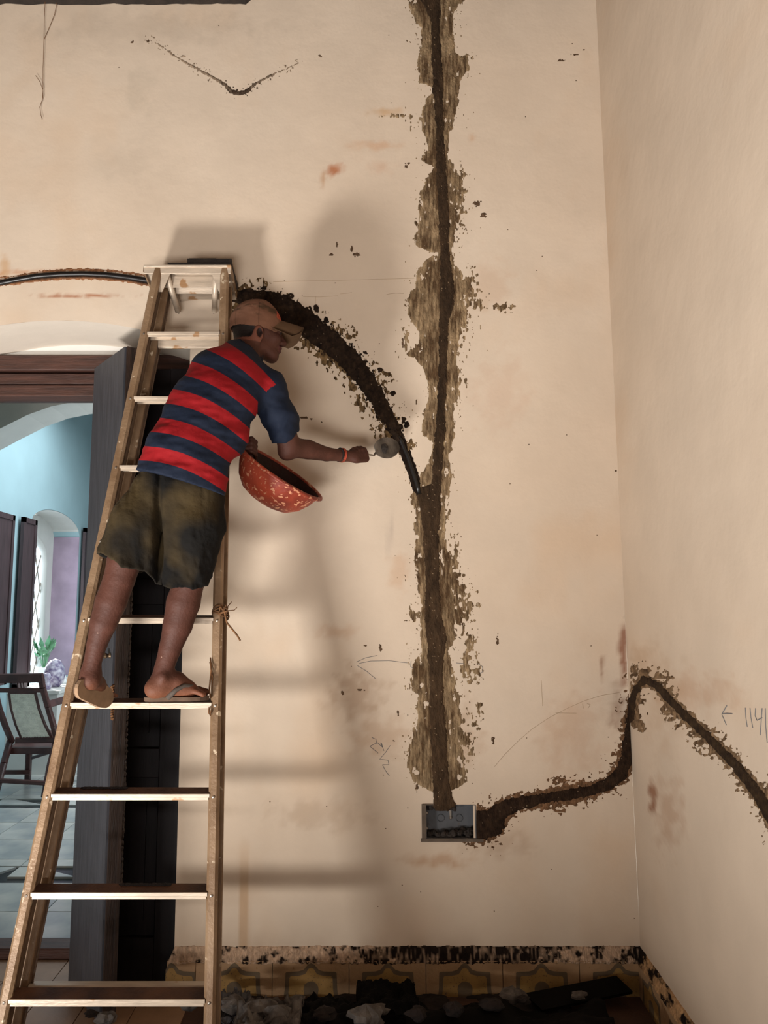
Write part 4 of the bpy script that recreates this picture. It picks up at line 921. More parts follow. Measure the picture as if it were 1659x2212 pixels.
# twine round the right rails
tw = empty('twine', tuple(P(480, 1322, 2.8)), 'frayed brown twine tying the right ladder rails together, tail hanging', 'twine')
rn = random.Random(4)
kk = (P(480, 1322, 2.8)[2]-.33)/.29
for j in range(5):
    c = LP(kk+.02*j-.03, 1, .06, .02); pts = []
    for t in np.linspace(0, 2*PI, 22): pts.append(c+np.array((math.cos(t)*(.026+rn.random()*.003), 0, .006*math.sin(2*t+j)))+NB*(math.sin(t)*.078))
    MB().tube(pts, .003, 5).build('coil', M['twine'], tw)
kn = LP(kk, 1, -.018, .045); pts = [kn+np.array((rn.uniform(-.02, .014), rn.uniform(-.01, .01), rn.uniform(-.02, .02))) for _ in range(16)]
MB().tube(pts, .0035, 5).build('knot', M['twine'], tw)
MB().tube([kn, P(490, 1345, 2.8), P(502, 1360, 2.8), P(512, 1372, 2.8), P(519, 1384, 2.8)], .0035, 5).tube([kn, P(506, 1318, 2.8), P(512, 1312, 2.8)], .0015, 4).tube([kn, P(500, 1300, 2.8)], .0015, 4).build('tail', M['twine'], tw)
t2 = MB().tube([LP(3.55, 1, .0, -.004), P(456, 1448, 2.73), P(454, 1470, 2.73), P(452, 1490, 2.73), P(455, 1508, 2.73)], .003, 5).tube([LP(3.5, 1, .0, -.006), P(459, 1460, 2.73), P(457, 1490, 2.73)], .002, 5).tube([P(452, 1528, 2.71), P(451, 1540, 2.71), P(454, 1546, 2.71), P(456, 1534, 2.71)], .003, 5).build('twine', M['twine'])
tag(t2, 'short loop of brown twine hanging by the right end of the standing rung', 'twine')
r3 = MB(); pts = []
for i in range(60):
    t = i/59; c = P(243, 1480+75*t, 3.04); pts.append(c+np.array((.006*math.sin(i*1.5), .006*math.cos(i*1.5), 0)))
tag(r3.tube(pts, .0035, 5).build('twisted_cord', M['twine']), 'twisted cord hanging along the edge of the open door leaf', 'cord')

# ------------------------------------------------------------------ rubble along the foot of the wall
heap_u = np.linspace(-.40, 1.12, 220); heap_v = np.linspace(0, .95, 110); Uh, Vh = np.meshgrid(heap_u, heap_v)
prof = np.interp(heap_u, [-.72, -.55, -.3, -.1, .1, .25, .36, .5, .65, .8, 1.0, 1.15], [.0, .02, .0, .0, .01, .0, .01, .0, .01, .0, -.01, -.03])
front = np.clip(Vh/.25, 0, 1)
H = .004+prof[None]*np.exp(-Vh/.3)+.07*fbm(Uh*4, Vh*5, 0, 101, 5)*np.clip(.4+Vh*2, 0, 1)+.02*fbm(Uh*18, Vh*18, 0, 102, 4); H *= np.clip((.95-Vh)/.2, 0, 1)
Hc = np.where(H < .004, -.003, H)
v, f = gridmesh(Uh, WY-.018-Vh, Hc); hp = mk('debris_heap', v, f[:, ::-1].astype(np.int32), M['rubble'], None, True, False); tag(hp, 'dark heap of swept debris along the foot of the wall', 'debris', kind='stuff')
def crumple(name, px0, px1, Y0, Y1, z, amp, m, label, seed, cat='plastic sheet', drop=0):
    n = 46; u = np.linspace(0, 1, n); U2, V2 = np.meshgrid(u, u); xa = P(px0, 2150, Y0)[0]; xb = P(px1, 2150, Y0)[0]
    X = xa+(xb-xa)*U2+.03*fbm(U2*3, V2*3, 0, seed); Y = Y0+(Y1-Y0)*V2+.03*fbm(U2*3, V2*3, 5, seed)
    a1 = np.abs(fbm(U2*3, V2*3, 1, seed, 4)); a2 = np.abs(fbm(U2*9, V2*7, 2, seed, 3)); Z = z-amp*1.2*a1*2+amp*.5*a2-drop*U2
    Z = np.maximum(Z, .02)
    v, f = gridmesh(X, Y, Z); n1 = len(v); v2 = v-np.array((0, 0, .006)); ff = np.concatenate([f, f[:, ::-1]+n1])
    e = np.arange(n); bd = np.concatenate([e, e[1:]*n+n-1, (n*n-1)-e[1:], (n-1-e[1:-1])*n]); q = np.stack([bd, np.roll(bd, -1), np.roll(bd, -1)+n1, bd+n1], 1)
    o = mk(name, np.concatenate([v, v2]), np.concatenate([ff, q]).astype(np.int32), m, None, False, False); return tag(o, label, cat)
crumple('crumpled_sheet', 492, 640, 2.70, 3.02, .13, .09, M['rubble_grey'], 'crumpled grey-white sheet in the debris just right of the ladder foot', 3)
crumple('crumpled_sheet', 455, 530, 2.98, 3.2, .065, .05, M['metal_dark'], 'small bluish-grey crumpled sheet beside the right ladder rail', 5)
crumple('crumpled_sheet', 620, 830, 2.8, 3.12, .09, .07, M['plastic'], 'black crumpled plastic between the grey sheet and the tiles', 8)
crumple('crumpled_sheet', 775, 905, 3.0, 3.22, .098, .05, M['plastic'], 'black humped plastic covering the third tile', 11)
crumple('crumpled_sheet', 900, 1420, 2.55, 3.1, .075, .07, M['plastic'], 'large black plastic sheet in the dark corner on the right', 13)
a_ = [onback(1120, 2146), onback(1325, 2118), onback(1370, 2150), onback(1180, 2185)]
o = MB().prism([(a_[0][0], 3.2, .052), (a_[1][0], 3.265, .088), (a_[1][0]+.04, 3.2, .06), (a_[0][0]+.05, 3.12, .03)], (0, .004, -.012)).build('torn_sheet', M['plastic']); tag(o, 'flat black torn sheet lying with one raised corner near the wall corner', 'sheet')
o = MB().prism([(P(1285, 2200, 2.9)[0], 2.82, .09), (P(1312, 2200, 2.9)[0], 2.86, .11), (P(1350, 2210, 2.8)[0], 2.62, .07), (P(1300, 2210, 2.8)[0], 2.62, .06)], (0, 0, -.01)).build('torn_sheet', M['rubble_grey']); tag(o, 'grey scrap with a folded corner at the bottom edge of the photo', 'sheet')
rn = random.Random(12)
SPL = [(410, 2168, .03, 'grey'), (505, 2170, .035, 'grey'), (560, 2185, .05, 'grey'), (600, 2195, .04, 'grey'), (640, 2165, .03, 'grey'), (700, 2190, .03, ''), (790, 2195, .045, 'grey'), (815, 2180, .03, 'grey'), (900, 2190, .03, ''), (980, 2180, .03, ''), (1060, 2170, .03, ''), (1110, 2150, .035, 'grey'), (1130, 2160, .02, ''), (195, 2190, .02, ''), (230, 2200, .03, 'grey'), (1250, 2150, .02, 'grey')]
WH = ['pale mortar lump behind the lowest ladder rung, right end', 'pale lump between the right ladder rail and the crumpled grey sheet', 'largest pale lump at the bottom edge, right of the ladder', 'pale lump at the bottom edge below the crumpled grey sheet',
      'pale lump at the right end of the crumpled grey sheet', 'dark lump at the bottom edge under the second tile', 'big pale lump under the humped black plastic', 'small pale lump just right of the big one under the black hump', 'dark lump below the middle tile of the skirting', 'dark lump left of the flat black sheet, at the bottom',
      'dark lump against the tiles left of the flat black sheet', 'pale lump at the left tip of the flat black sheet', 'tiny dark lump beside the left tip of the flat black sheet', 'small dark lump under the lowest rung, left', 'pale lump on the floor tiles under the lowest rung', 'small pale lump lying by the middle of the flat black sheet']
for i, (x, y, r, g) in enumerate(SPL):
    Yd = 3.15-(y-2150)/62*.35; p = P(x, y, Yd); z = max(.02, p[2])
    o = MB().blob((p[0], Yd, z), r, 6, i+60, .55, (1.3, 1, .7)).build('rubble_lump', M['rubble_grey'] if g else M['rubble'])
    tag(o, WH[i], 'rubble', 'broken mortar lumps on the floor')
# ------------------------------------------------------------------ the workman
man = empty('person', tuple(P(385, 1512, 2.72)), 'man in red and navy striped shirt, shorts and cap, leaning right from the ladder', 'person')
SK = SDF((-.98, 2.42, 1.14), (.20, 3.26, 2.86), .0042)
C = P(556, 710, 2.90); ya_ = math.radians(10)
f = np.array((math.cos(ya_), math.sin(ya_), -.02)); f /= np.linalg.norm(f); s_ = np.array((math.sin(ya_), -math.cos(ya_), 0)); up = np.cross(s_, f); up /= np.linalg.norm(up)
if up[2] < 0: up = -up
def Hd(a, b, c): return C+f*a+s_*b+up*c
AX = (f, s_, up)
# head
SK.ell(Hd(-.005, 0, .012), (.094, .073, .092), AX, .0)
SK.ell(Hd(.030, 0, -.055), (.058, .054, .062), AX, .03)          # face / jaw mass
SK.ell(Hd(.060, 0, -.108), (.026, .028, .022), AX, .025)         # chin
SK.cone(Hd(.020, .045, -.085), Hd(.062, .018, -.110), .016, .016, .02); SK.cone(Hd(.020, -.045, -.085), Hd(.062, -.018, -.110), .016, .016, .02)
SK.ell(Hd(.070, .030, -.045), (.020, .020, .018), AX, .02); SK.ell(Hd(.070, -.030, -.045), (.020, .020, .018), AX, .02)   # cheekbones
SK.ell(Hd(.080, 0, .000), (.018, .055, .014), AX, .015)          # brow
SK.cone(Hd(.086, 0, -.018), Hd(.106, 0, -.052), .008, .0125, .010); SK.ell(Hd(.098, .011, -.056), (.010, .008, .008), AX, .006); SK.ell(Hd(.098, -.011, -.056), (.010, .008, .008), AX, .006)
SK.ell(Hd(.086, 0, -.074), (.014, .022, .007), AX, .005); SK.ell(Hd(.083, 0, -.087), (.013, .020, .008), AX, .005)      # lips
SK.ell(Hd(.098, 0, -.0805), (.010, .02, .0022), AX, .002, 's')
for sg in (1, -1): SK.ell(Hd(.090, sg*.031, -.020), (.012, .017, .010), AX, 0, 's'); SK.ell(Hd(.078, sg*.031, -.021), (.014, .015, .011), AX, .003)
for sg in (1, -1):                                                # ears
    SK.ell(Hd(.000, sg*.082, -.050), (.020, .012, .034), AX, .002); SK.ell(Hd(.004, sg*.094, -.047), (.012, .011, .023), AX, 0, 's'); SK.ell(Hd(.010, sg*.082, -.056), (.005, .007, .010), AX, .002)
# neck and trunk
SK.cone(Hd(-.030, 0, -.060), P(520, 775, 2.80), .056, .060, .03)
W = np.array((.86, .0, -.5)); YD = (0, 1, 0)
SK.chain([(P(385, 1045, 2.625), .110), (P(415, 960, 2.64), .118), (P(470, 860, 2.70), .132), (P(505, 800, 2.75), .10)], .04, flat=(YD, .68))
SK.cone(P(455, 795, 2.74), P(580, 842, 2.76), .055, .055, .03)
# right arm: shoulder, elbow, wrist
SH, EL, WR = P(588, 846, 2.77), P(626, 966, 2.86), P(738, 984, 3.00)
SK.chain([(SH, .052), (P(606, 905, 2.80), .047), (EL, .040)], .02)
SK.chain([(EL, .039), (P(665, 971, 2.91), .0375), (P(705, 981, 2.96), .028), (WR, .0225)], .018)
SK.ell(P(618, 978, 2.86), (.028, .028, .028), None, .02)
# left arm round to the basin
SHL, ELL, WRL = P(452, 800, 2.76), P(452, 940, 2.83), P(505, 968, 2.87)
SK.chain([(SHL, .05), (ELL, .04), (P(485, 955, 2.85), .034), (WRL, .026)], .02)
# right hand round the trowel handle
HC = P(771, 984, 3.05); TE = P(812, 975, 3.13); h = TE-HC; h /= np.linalg.norm(h)
e2 = np.array((0, -1, 0.)); e2 -= h*h.dot(e2); e2 /= np.linalg.norm(e2); e1 = np.cross(h, e2)
if e1[2] < 0: e1 = -e1
def HP(a, b, c): return HC+h*a+e1*b+e2*c
SK.cone(WR, HP(-.030, -.006, .014), .023, .025, .015, flat=(e2, .8))
SK.cone(HP(-.030, -.012, .014), HP(.020, -.016, .010), .026, .027, .012, flat=(e2+e1*.5, .6))
for i, (al, rr_, ln) in enumerate(((.032, .0085, 1.0), (.013, .009, 1.05), (-.006, .0088, 1.0), (-.024, .0078, .9))):
    pts = []
    for an in (60, 95, 135, 185, 235, 275):
        a_ = math.radians(an-112); R = .0245*ln
        pts.append((HP(al, math.sin(a_)*R+.002, math.cos(a_)*R), rr_))
    pts[0] = (HP(al*.85, -.022, .020), rr_+.001)
    SK.chain(pts, .0045)
SK.chain([(HP(-.030, .012, .006), .012), (HP(-.004, .026, .000), .0105), (HP(.024, .026, .002), .009), (HP(.042, .020, .006), .008)], .006)   # thumb
# left hand on the basin rim
LH = P(522, 965, 2.90)
SK.cone(WRL, LH, .025, .030, .015, flat=(YD, .6))
for i in range(4):
    b0 = LH+np.array((.014, -.012, .024-.017*i)); SK.chain([(b0, .009), (b0+(.026, -.006, .004), .0088), (b0+(.040, .012, -.006), .008), (b0+(.038, .028, -.016), .0072)], .0045)
SK.chain([(LH+(-.004, .008, .026), .0115), (LH+(.012, .03, .034), .010), (LH+(.034, .04, .030), .0085)], .005)
# legs
LL = [(P(335, 1085, 2.625), .066), (P(300, 1140, 2.60), .078), (P(268, 1215, 2.60), .057), (P(258, 1250, 2.60), .052), (P(240, 1300, 2.60), .0525), (P(224, 1345, 2.60), .045), (P(210, 1390, 2.605), .0335), (P(199, 1435, 2.61), .0285), (P(196, 1455, 2.615), .030)]
RL = [(P(416, 1085, 2.625), .068), (P(420, 1150, 2.62), .074), (P(412, 1225, 2.64), .056), (P(408, 1258, 2.65), .052), (P(396, 1302, 2.66), .0575), (P(384, 1350, 2.665), .050), (P(368, 1400, 2.67), .038), (P(354, 1445, 2.67), .0325), (P(350, 1468, 2.675), .034)]
SK.chain(LL, .02); SK.chain(RL, .02)
# right-hand foot, in profile on the rung
ZT = 1.233                                             # upper face of the sandal sole
def FP(px, Y, z):
    rx, ry, rz = ray(px, 1500); return np.array((Y/ry*rx, Y, z))
SK.cone(P(352, 1468, 2.675), FP(335, 2.665, ZT+.032), .034, .031, .02); SK.cone(FP(332, 2.665, ZT+.026), FP(345, 2.67, ZT+.03), .028, .03, .02)
SK.ell(P(352, 1463, 2.64), (.014, .012, .015), None, .015)
SK.chain([(P(356, 1468, 2.68), .034), (FP(380, 2.69, ZT+.048), .036), (FP(402, 2.70, ZT+.028), .030)], .02)
SK.cone(FP(345, 2.67, ZT+.022), FP(408, 2.705, ZT+.018), .026, .032, .02, flat=((0, 0, 1), .72))
for i, (x1, y1, r) in enumerate(((438, 2.672, .0085), (441, 2.690, .0078), (441, 2.705, .0076), (438, 2.720, .0074), (446, 2.742, .0115))):
    x0_, y0_ = (412, 2.684+.0145*i)
    SK.chain([(FP(x0_, y0_, ZT+.020), r+.003), (FP((x0_+x1)/2, (y0_+y1)/2, ZT+.017), r+.0005), (FP(x1, y1, ZT+r*.9), r)], .006)
# left-hand foot, heel raised, toes on the rung
HL = P(194, 1468, 2.605); BL = P(222, 1497, 2.735)
SK.cone(P(197, 1452, 2.615), HL, .031, .031, .015); SK.ell(P(186, 1450, 2.60), (.013, .013, .015), None, .012)
SK.chain([(HL+(0, .01, .0), .031), (P(208, 1478, 2.67), .031), (BL, .026)], .02)
TD = BL-HL; TD /= np.linalg.norm(TD)
for i in range(5):
    r = (.0115, .008, .0078, .0074, .007)[i]; o = np.array((-.03+.015*i, 0, 0))
    SK.chain([(BL+o*.9+(0, 0, -.004), r+.004), (BL+o+(.012, .045-.006*i, -.012), r)], .006)
V, Fc = SK.mesh(); del SK
skc = np.array(srgb('#4c2d23')); colr = np.ones((len(V), 3))*skc
q = V-C; qa, qb, qc = q@f, q@s_, q@up; head = (np.linalg.norm(q, axis=1) < .16)
hair = head & (qc > -.078-.25*np.minimum(qa+.03, 0)) & (qa < -.012-.10*(qc+.04)) & (qc < .05) & ~((np.abs(qa+.002) < .02) & (np.abs(qb) > .074) & (qc < .0))
colr[hair] = srgb('#1d1512'); n = fbm(V[:, 0]*12, V[:, 1]*12, V[:, 2]*12, 201, 3)[:, None]; colr *= 1+.35*n
concha = head & (qb > .076) & (np.hypot((qa-.004)/.011, (qc+.048)/.020) < 1) & (qb < .089); colr[concha] = srgb('#22120e')  # shade of the ear hollow painted into the skin colour
earr = head & (qb > .086) & (np.abs(qc+.05) < .035) & ~concha; colr[earr] = srgb('#6d4233')  # ear rim painted lighter, as if catching light
lip = head & (qa > .085) & (np.abs(qb) < .022) & (qc < -.068) & (qc > -.095); colr[lip] = srgb('#4a2422')
foot = V[:, 2] < 1.31; tt = np.clip((1.31-V[:, 2])/.08, 0, 1)[:, None]*foot[:, None]; colr = colr*(1-tt*.55)+np.array(srgb('#8c583d'))*tt*.55
sp = (vnoise(V[:, 0]*160, V[:, 1]*160, V[:, 2]*160, 5) > .985) & (V[:, 2] < 1.5); colr[sp] = srgb('#a08070')
body = mk('body', V, Fc, M['skin'], man, True, False, {'col': ('FLOAT_COLOR', np.clip(colr, 0, 1))})
for sg in (1,):
    MB().blob(Hd(.0835, sg*.031, -.021), .0105, 8, 1, 0).build('eye', M['hair'], man, True)
# wrist thread and cord
for d, m, r, nm in ((.0, 'thread', .0028, 'wrist_thread'), (-.004, 'thread', .0024, 'wrist_thread'), (-.012, 'hair', .0022, 'wrist_cord')):
    c = WR+h*.006+(WR-EL)/np.linalg.norm(WR-EL)*d*1.3; ad = (WR-EL)/np.linalg.norm(WR-EL); u = np.cross(ad, (0, 1, 0)); u /= np.linalg.norm(u); v2 = np.cross(ad, u)
    MB().tube([c+(u*math.cos(t)+v2*math.sin(t))*.0268 for t in np.linspace(0, 2*PI, 25)], r, 6).build(nm, M[m], man)
# shirt
SM_ = SDF((-.80, 2.44, 1.86), (-.12, 2.98, 2.66), .004)
SM_.chain([(P(388, 1050, 2.612), .160), (P(399, 1000, 2.615), .152), (P(424, 940, 2.64), .139), (P(458, 880, 2.68), .145), (P(490, 832, 2.72), .140)], .03, flat=(YD, .70))
SM_.cone(P(466, 806, 2.745), P(515, 800, 2.76), .082, .078, .04, flat=(YD, .85))
SM_.cone(P(458, 812, 2.74), P(572, 846, 2.76), .066, .062, .04); SM_.cone(P(520, 780, 2.78), P(585, 834, 2.77), .036, .050, .04)
SM_.cone(P(510, 775, 2.785), P(535, 768, 2.82), .070, .062, .03)
SM_.cone(SHL, ELL+(0, 0, .03), .066, .056, .03)
SM_.chain([(P(580, 844, 2.765), .064), (P(600, 895, 2.79), .066)], .03); SM_.cone(P(600, 895, 2.79), P(616, 942, 2.84), .066, .061, .02, cut=True)
# sag under the chest and cloth folds
SM_.cone(P(520, 880, 2.70), P(505, 950, 2.68), .04, .05, .05)
GX, GY, GZ = np.meshgrid(*SM_.ax, indexing='ij')
al = (GX+.6)*.44+(GZ-2.2)*.9; la = (GX+.6)*.9-(GZ-2.2)*.44
def fold(a, b): return np.abs(fbm(a, b, GY*3, 301, 3))
nn = fbm(la*7+al*3, al*16-la*7, GY*4, 302, 3); n2_ = fbm(la*20, al*6, GY*6, 303, 3); low = np.clip((2.42-GZ)/.25, 0, 1)
SM_.F += ((.028*nn+.016*n2_)*(.4+.8*low)).astype(np.float32); del GX, GY, GZ
# hem and neck openings
hem_n = np.array((-.28, 0, -.96)); ph = P(390, 1041, 2.6); SM_.plane(ph+np.array((0, 0, -.004)), hem_n)
SM_.cone(ph+hem_n*.03, ph-hem_n*.004, .136, .120, 0, flat=(YD, .60), mode='s')
SM_.cone(P(618, 950, 2.845), P(611, 925, 2.825), .055, .050, 0, mode='s')
SM_.cone(P(545, 745, 2.85), P(530, 768, 2.80), .066, .060, 0, mode='s')
nk = (P(548, 742, 2.86)-P(522, 778, 2.79)); 
V, Fc = SM_.mesh(); del SM_
px, py = proj(V[:, 0], V[:, 1], V[:, 2]); s = np.zeros(len(V))
for _ in range(12):
    ax_, ay_, bx_, by_ = 414-31*s, 781+61*s, 555-24*s, 865+53.5*s; t = (px-ax_)/(bx_-ax_); tcl = np.clip(t, -.15, 1.15)
    yl = ay_+t*(by_-ay_)-13*4*tcl*(1-tcl); s = s+(py-yl)/57
s = s+.02*fbm(V[:, 0]*14, V[:, 2]*14, 0, 305)
sleeve = px > np.interp(py, [825, 838, 865, 900, 935], [606, 584, 557, 556, 562]); collar = (np.linalg.norm(V-P(530, 762, 2.81), axis=1) < .070) & (py < 800-(px-560)*-.0) & ((px-520)*.55-(py-752) > -12)
armL = (V[:, 1] > 2.80) & (px < 505) & (py > 830)
plain = sleeve | collar | armL | (s > 3.52) | (s < -1.1)
shirt = mk('shirt', V, Fc, M['shirt'], man, True, False, {'stripe': ('FLOAT', s+6), 'plain': ('FLOAT', plain.astype(float))}); tag(shirt, 'red and navy striped short-sleeved shirt')
# shorts
SH_ = SDF((-.95, 2.42, 1.54), (-.30, 2.88, 2.12), .004)
SH_.chain([(P(395, 1015, 2.625), .125), (P(385, 1055, 2.62), .140)], .03, flat=(YD, .66))
SH_.cone(P(345, 1075, 2.625), P(300, 1135, 2.60), .098, .100, .035, flat=(YD, .85)); SH_.cone(P(300, 1135, 2.60), P(266, 1219, 2.595), .100, .106, .02, cut=True, flat=(YD, .8))
SH_.cone(P(418, 1070, 2.625), P(418, 1140, 2.62), .100, .104, .03, flat=(YD, .85)); SH_.cone(P(418, 1140, 2.62), P(398, 1262, 2.64), .104, .086, .02, cut=True, flat=(YD, .9))
GX, GY, GZ = np.meshgrid(*SH_.ax, indexing='ij'); lw = np.clip((1.95-GZ)/.3, 0, 1)
SH_.F += (.030*fbm(GX*9+GZ*2, GZ*2.2-GX*3, GY*4, 313, 2)+.024*fbm(GX*16, GZ*5+GX*5, GY*9, 311, 4)+.020*lw*fbm(GX*24+GZ*5, GZ*5, GY*10, 312, 3)+.012*lw*fbm(GX*9, GZ*26+GX*16, GY*10, 314, 3)+.026*np.exp(-((GX-np.interp(GZ, [1.5, 2.1], [P(346, 1230, 2.6)[0], P(354, 1040, 2.6)[0]]))/.011)**2)*np.clip((2.07-GZ)/.12, 0, 1)*(GY < 2.62)).astype(np.float32); del GX, GY, GZ
SH_.plane(ph-hem_n*.020, -hem_n)
SH_.cone(P(257, 1248, 2.595), P(278, 1188, 2.595), .094, .085, 0, flat=(YD, .78), mode='s'); SH_.cone(P(394, 1290, 2.645), P(401, 1227, 2.64), .076, .070, 0, flat=(YD, .88), mode='s')
V, Fc = SH_.mesh(); del SH_
n = fbm(V[:, 0]*5, V[:, 1]*4, V[:, 2]*4, 321, 4); pxs, pys = proj(V[:, 0], V[:, 1], V[:, 2])
dust_highlight = np.clip(.22+n*3.2+.5*np.exp(-((pys-1080)/50)**2), 0, 1)[:, None]; colr = np.array(srgb('#0f0d0b'))*(1-dust_highlight)+np.array(srgb('#43361f'))*dust_highlight  # dust patches plus a highlight band painted across the upper shorts
tag(mk('shorts', V, Fc, M['shorts'], man, True, False, {'col': ('FLOAT_COLOR', colr)}), 'dusty dark olive knee-length shorts')
# baseball cap
CP = SDF(C-.17, C+.22, .003)
CP.ell(Hd(-.006, 0, .012), (.104, .086, .103), AX, 0); CP.plane(Hd(0, 0, -.022), -up+f*(-.12))
GX, GY, GZ = np.meshgrid(*CP.ax, indexing='ij'); CP.F += (.010*fbm(GX*14+GZ*14, GY*14, GZ*22-GX*10, 331, 3)).astype(np.float32); del GX, GY, GZ
CP.ell(Hd(-.006, 0, .008), (.098, .080, .098), AX, 0, 's')
V, Fc = CP.mesh(); q = V-C; qa, qb, qc = q@f, q@s_, q@up; colr = np.ones((len(V), 3))*np.array(srgb('#714f3d'))
dirt = np.clip((fbm(V[:, 0]*22, V[:, 1]*14, V[:, 2]*34, 341, 4)+.1-np.abs(qc-.065)*5-np.abs(qa-.02)*1.2)*9, 0, 1)[:, None]; colr = colr*(1-dirt*.75)+np.array(srgb('#3b3020'))*dirt*.75
red = (qa > .070) & (qc > .028) & (qc < .066); colr[red] = srgb('#a8503a')
seam = np.zeros(len(V), bool)
for an in (0, 60, 120): a_ = math.radians(an+30); seam |= (np.abs(qa*math.sin(a_)-qb*math.cos(a_)) < .0014) & (qc > -.02)
colr[seam] *= .6
cp = mk('cap', V, Fc, M['cap'], man, True, False, {'col': ('FLOAT_COLOR', colr)}); tag(cp, 'dusty tan baseball cap with a dark stain on its side')
nu, nv_ = 25, 12; vs = []
for side in (0, 1):
    for j in range(nv_):
        for i in range(nu):
            u = -1+2*i/(nu-1); v = j/(nv_-1); R0 = math.sqrt(max(0, 1-(.80*u)**2))
            a0 = .098*R0-.004; ext = max(.004, .182-.018*u*u-.034*abs(u)**9-a0)
            vs.append(Hd(a0+ext*v, u*.070, .038-.056*u*u-.020*v-.006*v*u*u-.003*side))
N1 = nu*nv_; fs = [(j*nu+i, j*nu+i+1, (j+1)*nu+i+1, (j+1)*nu+i) for j in range(nv_-1) for i in range(nu-1)]
fs += [tuple(N1+x for x in q_[::-1]) for q_ in fs]; e = [i for i in range(nu)]+[(j+1)*nu-1 for j in range(1, nv_)]+[nu*nv_-1-i for i in range(1, nu)]+[(nv_-1-j)*nu for j in range(1, nv_-1)]
fs += [(e[k], e[(k+1) % len(e)], N1+e[(k+1) % len(e)], N1+e[k]) for k in range(len(e))]
bm_ = mk('brim', vs, fs, M['cap'], cp, True, True, {'col': ('FLOAT_COLOR', np.ones((len(vs), 3))*np.array(srgb('#604935')))}) if False else None
me_v = np.array(vs); bm_ = mk('brim', me_v, np.array([q_ for q_ in fs]).astype(np.int32), M['cap'], cp, True, False, {'col': ('FLOAT_COLOR', np.ones((len(vs), 3))*np.array(srgb('#604935')))})
# flip-flops
def sandal(loops, nvec, th, m, straps, label):
    e = empty('flip_flop', tuple(loops[0]), None); e.parent = man; e.location = Vector(loops[0])-man.location
    return e
def sole_outline(c_heel, c_toe, side, n=28, ww=(.004, .018, .029, .030, .031, .041, .034, .02, .003)):
    d = c_toe-c_heel; L_ = np.linalg.norm(d); d /= L_; out = []
    for sg, rng in ((1, np.linspace(0, 1, n)), (-1, np.linspace(1, 0, n))):
        for t in rng:
            w = np.interp(t, [0, .04, .12, .3, .5, .72, .88, .96, 1], ww); out.append(c_heel+d*L_*t+side*sg*w)
    return out
h0, h1 = FP(312, 2.675, ZT-.014), FP(452, 2.715, ZT-.014); sd = np.array((0, 1, 0.))
ff = MB().prism(sole_outline(h0, h1, sd), (0, 0, .014)).build('flip_flop', M['sandal'], man); tag(ff, 'worn dark flip-flop flat on the rung')
tp = FP(428, 2.715, ZT+.012)
for sg, x in ((-1, 362), (1, 366)):
    a_ = FP(x, 2.69+sg*.038, ZT-.002); mid = FP(398, 2.695+sg*.036, ZT+.040)
    MB().tube([a_, (a_*.5+mid*.5)+(0, sg*.004, .006), mid, mid*.45+tp*.55+(0, sg*.004, .012), tp+(0, 0, .012), tp+(0, 0, -.012)], [.009, .008, .007, .006, .005, .004], 8).build('strap', M['strap'], ff, True)
hb0 = P(162, 1482, 2.555); hb1 = P(238, 1512, 2.73); dd = hb1-hb0; dd /= np.linalg.norm(dd); side = np.cross(dd, (.2, -.95, .25)); side /= np.linalg.norm(side); nr = np.cross(side, dd)
if nr[2] < 0: nr = -nr
WW = (.006, .022, .032, .034, .036, .038, .032, .02, .003); ff2 = MB().prism(sole_outline(hb0, hb1, side, ww=WW), nr*-.013).build('flip_flop', M['sandal_sole'], man); tag(ff2, 'flip-flop hanging from the raised heel, tan sole showing')
MB().prism([p+nr*.004 for p in sole_outline(hb0, hb1, side, ww=WW)], nr*-.004).build('footbed', M['sandal'], ff2)
MB().tube([hb0*.5+hb1*.5+side*.034, P(222, 1470, 2.68)+nr*.0, hb0*.15+hb1*.85+nr*.03], .007, 8).build('strap', M['strap'], ff2, True)
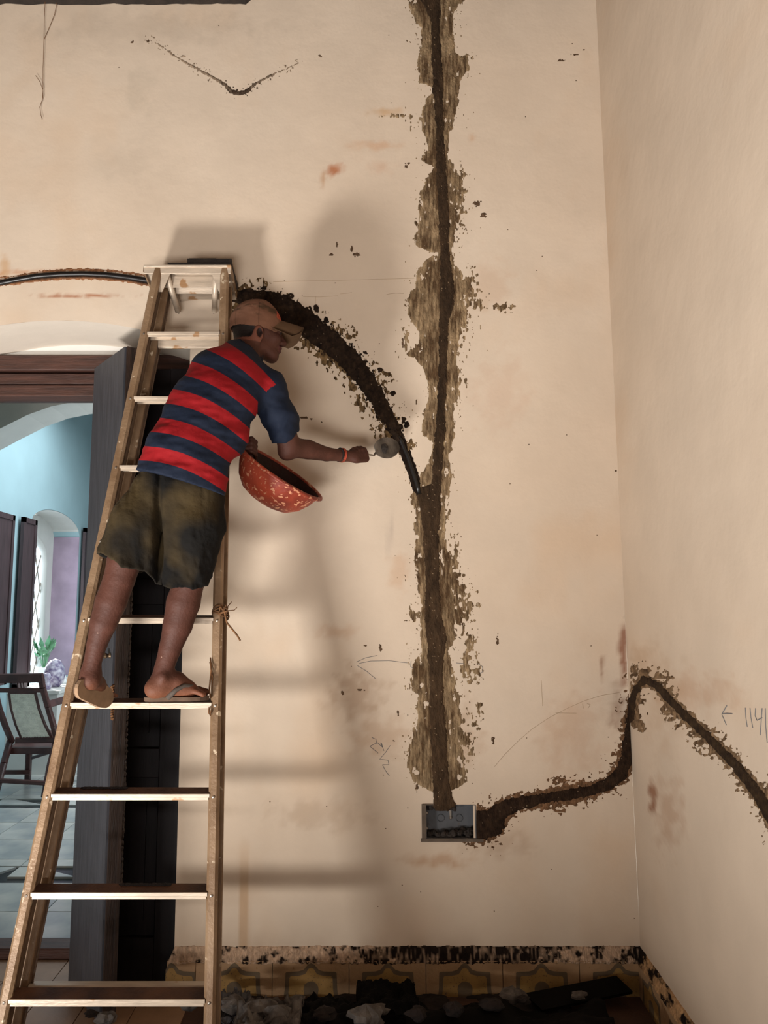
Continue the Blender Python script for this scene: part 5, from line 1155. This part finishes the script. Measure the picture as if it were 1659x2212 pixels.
# trowel
tr = empty('trowel', tuple(HC), 'small mortar-grey trowel held against the chase', 'trowel')
MB().tube([HP(-.045, 0, 0), HP(-.04, 0, 0), HP(0, 0, 0), HP(.045, 0, 0), HP(.052, 0, 0)], [.006, .011, .013, .011, .008], 12).build('handle', M['darkwood'], tr, True)
B0 = P(815, 972, 3.165); MB().tube([HP(.05, 0, 0), HP(.066, -.006, 0), P(808, 984, 3.15), B0], .004, 8).build('tang', M['steel'], tr, True)
B1 = P(861, 962, 3.262); d = B1-B0; L_ = np.linalg.norm(d); d /= L_; sdv = np.array((-.12, .1, 1)); sdv -= d*d.dot(sdv); sdv /= np.linalg.norm(sdv); nvv = np.cross(d, sdv)
if nvv[1] > 0: nvv = -nvv
ol = []
for sg, rg in ((1, np.linspace(0, 1, 16)), (-1, np.linspace(1, 0, 16))):
    for t in rg: ol.append(B0-d*.015+d*L_*1.1*t+sdv*sg*.046*math.sin(PI*min(1, max(.02, t*.93+.05)))**.5)
bl = MB().prism(ol, nvv*.003).build('blade', M['trowel'], tr)
MB().blob(B0+d*L_*.25+nvv*.006, .02, 8, 5, .5, (1, .35, 1)).build('mortar_dab', M['slate'], tr)
# basin of mortar
RC = P(608, 1020, 2.97); ax = np.array((.56, -.25, .80)); ax /= np.linalg.norm(ax)
bs = empty('basin', tuple(P(600, 1105, 2.97)), 'round mortar basin, worn orange-red outside and dark inside, held tilted beside the ladder', 'basin')
R = .182
MB().lathe([(0, -.135), (.07, -.134), (.105, -.122), (.140, -.090), (.163, -.05), (.175, -.015), (R-.002, 0)], RC, ax, 56).build('bowl', M['basin_out'], bs, True, False)
MB().lathe([(0, -.128), (.068, -.127), (.102, -.115), (.135, -.086), (.158, -.048), (.170, -.015), (R-.004, .0)], RC, ax, 56).build('bowl_inside', M['basin_in'], bs, True, False)
MB().lathe([(R-.007, -.003), (R-.006, .003), (R, .006), (R+.009, .003), (R+.012, -.004), (R+.008, -.008), (R-.001, -.006)], RC, ax, 56).build('rim', M['basin_out'], bs, True, False)
mb = MB(); rn = random.Random(2)
u = np.cross(ax, (0, 1, 0)); u /= np.linalg.norm(u); v_ = np.cross(ax, u)
for k in range(60):
    a_ = rn.random()*2*PI; r = rn.random()**.5*.085; mb.blob(RC-ax*.098+(u*math.cos(a_)+v_*math.sin(a_))*r, .02, 4, k, .5, (1, 1, .7))
tag(mb.build('mortar', M['rubble'], bs), 'dark wet mortar in the basin', kind='stuff')
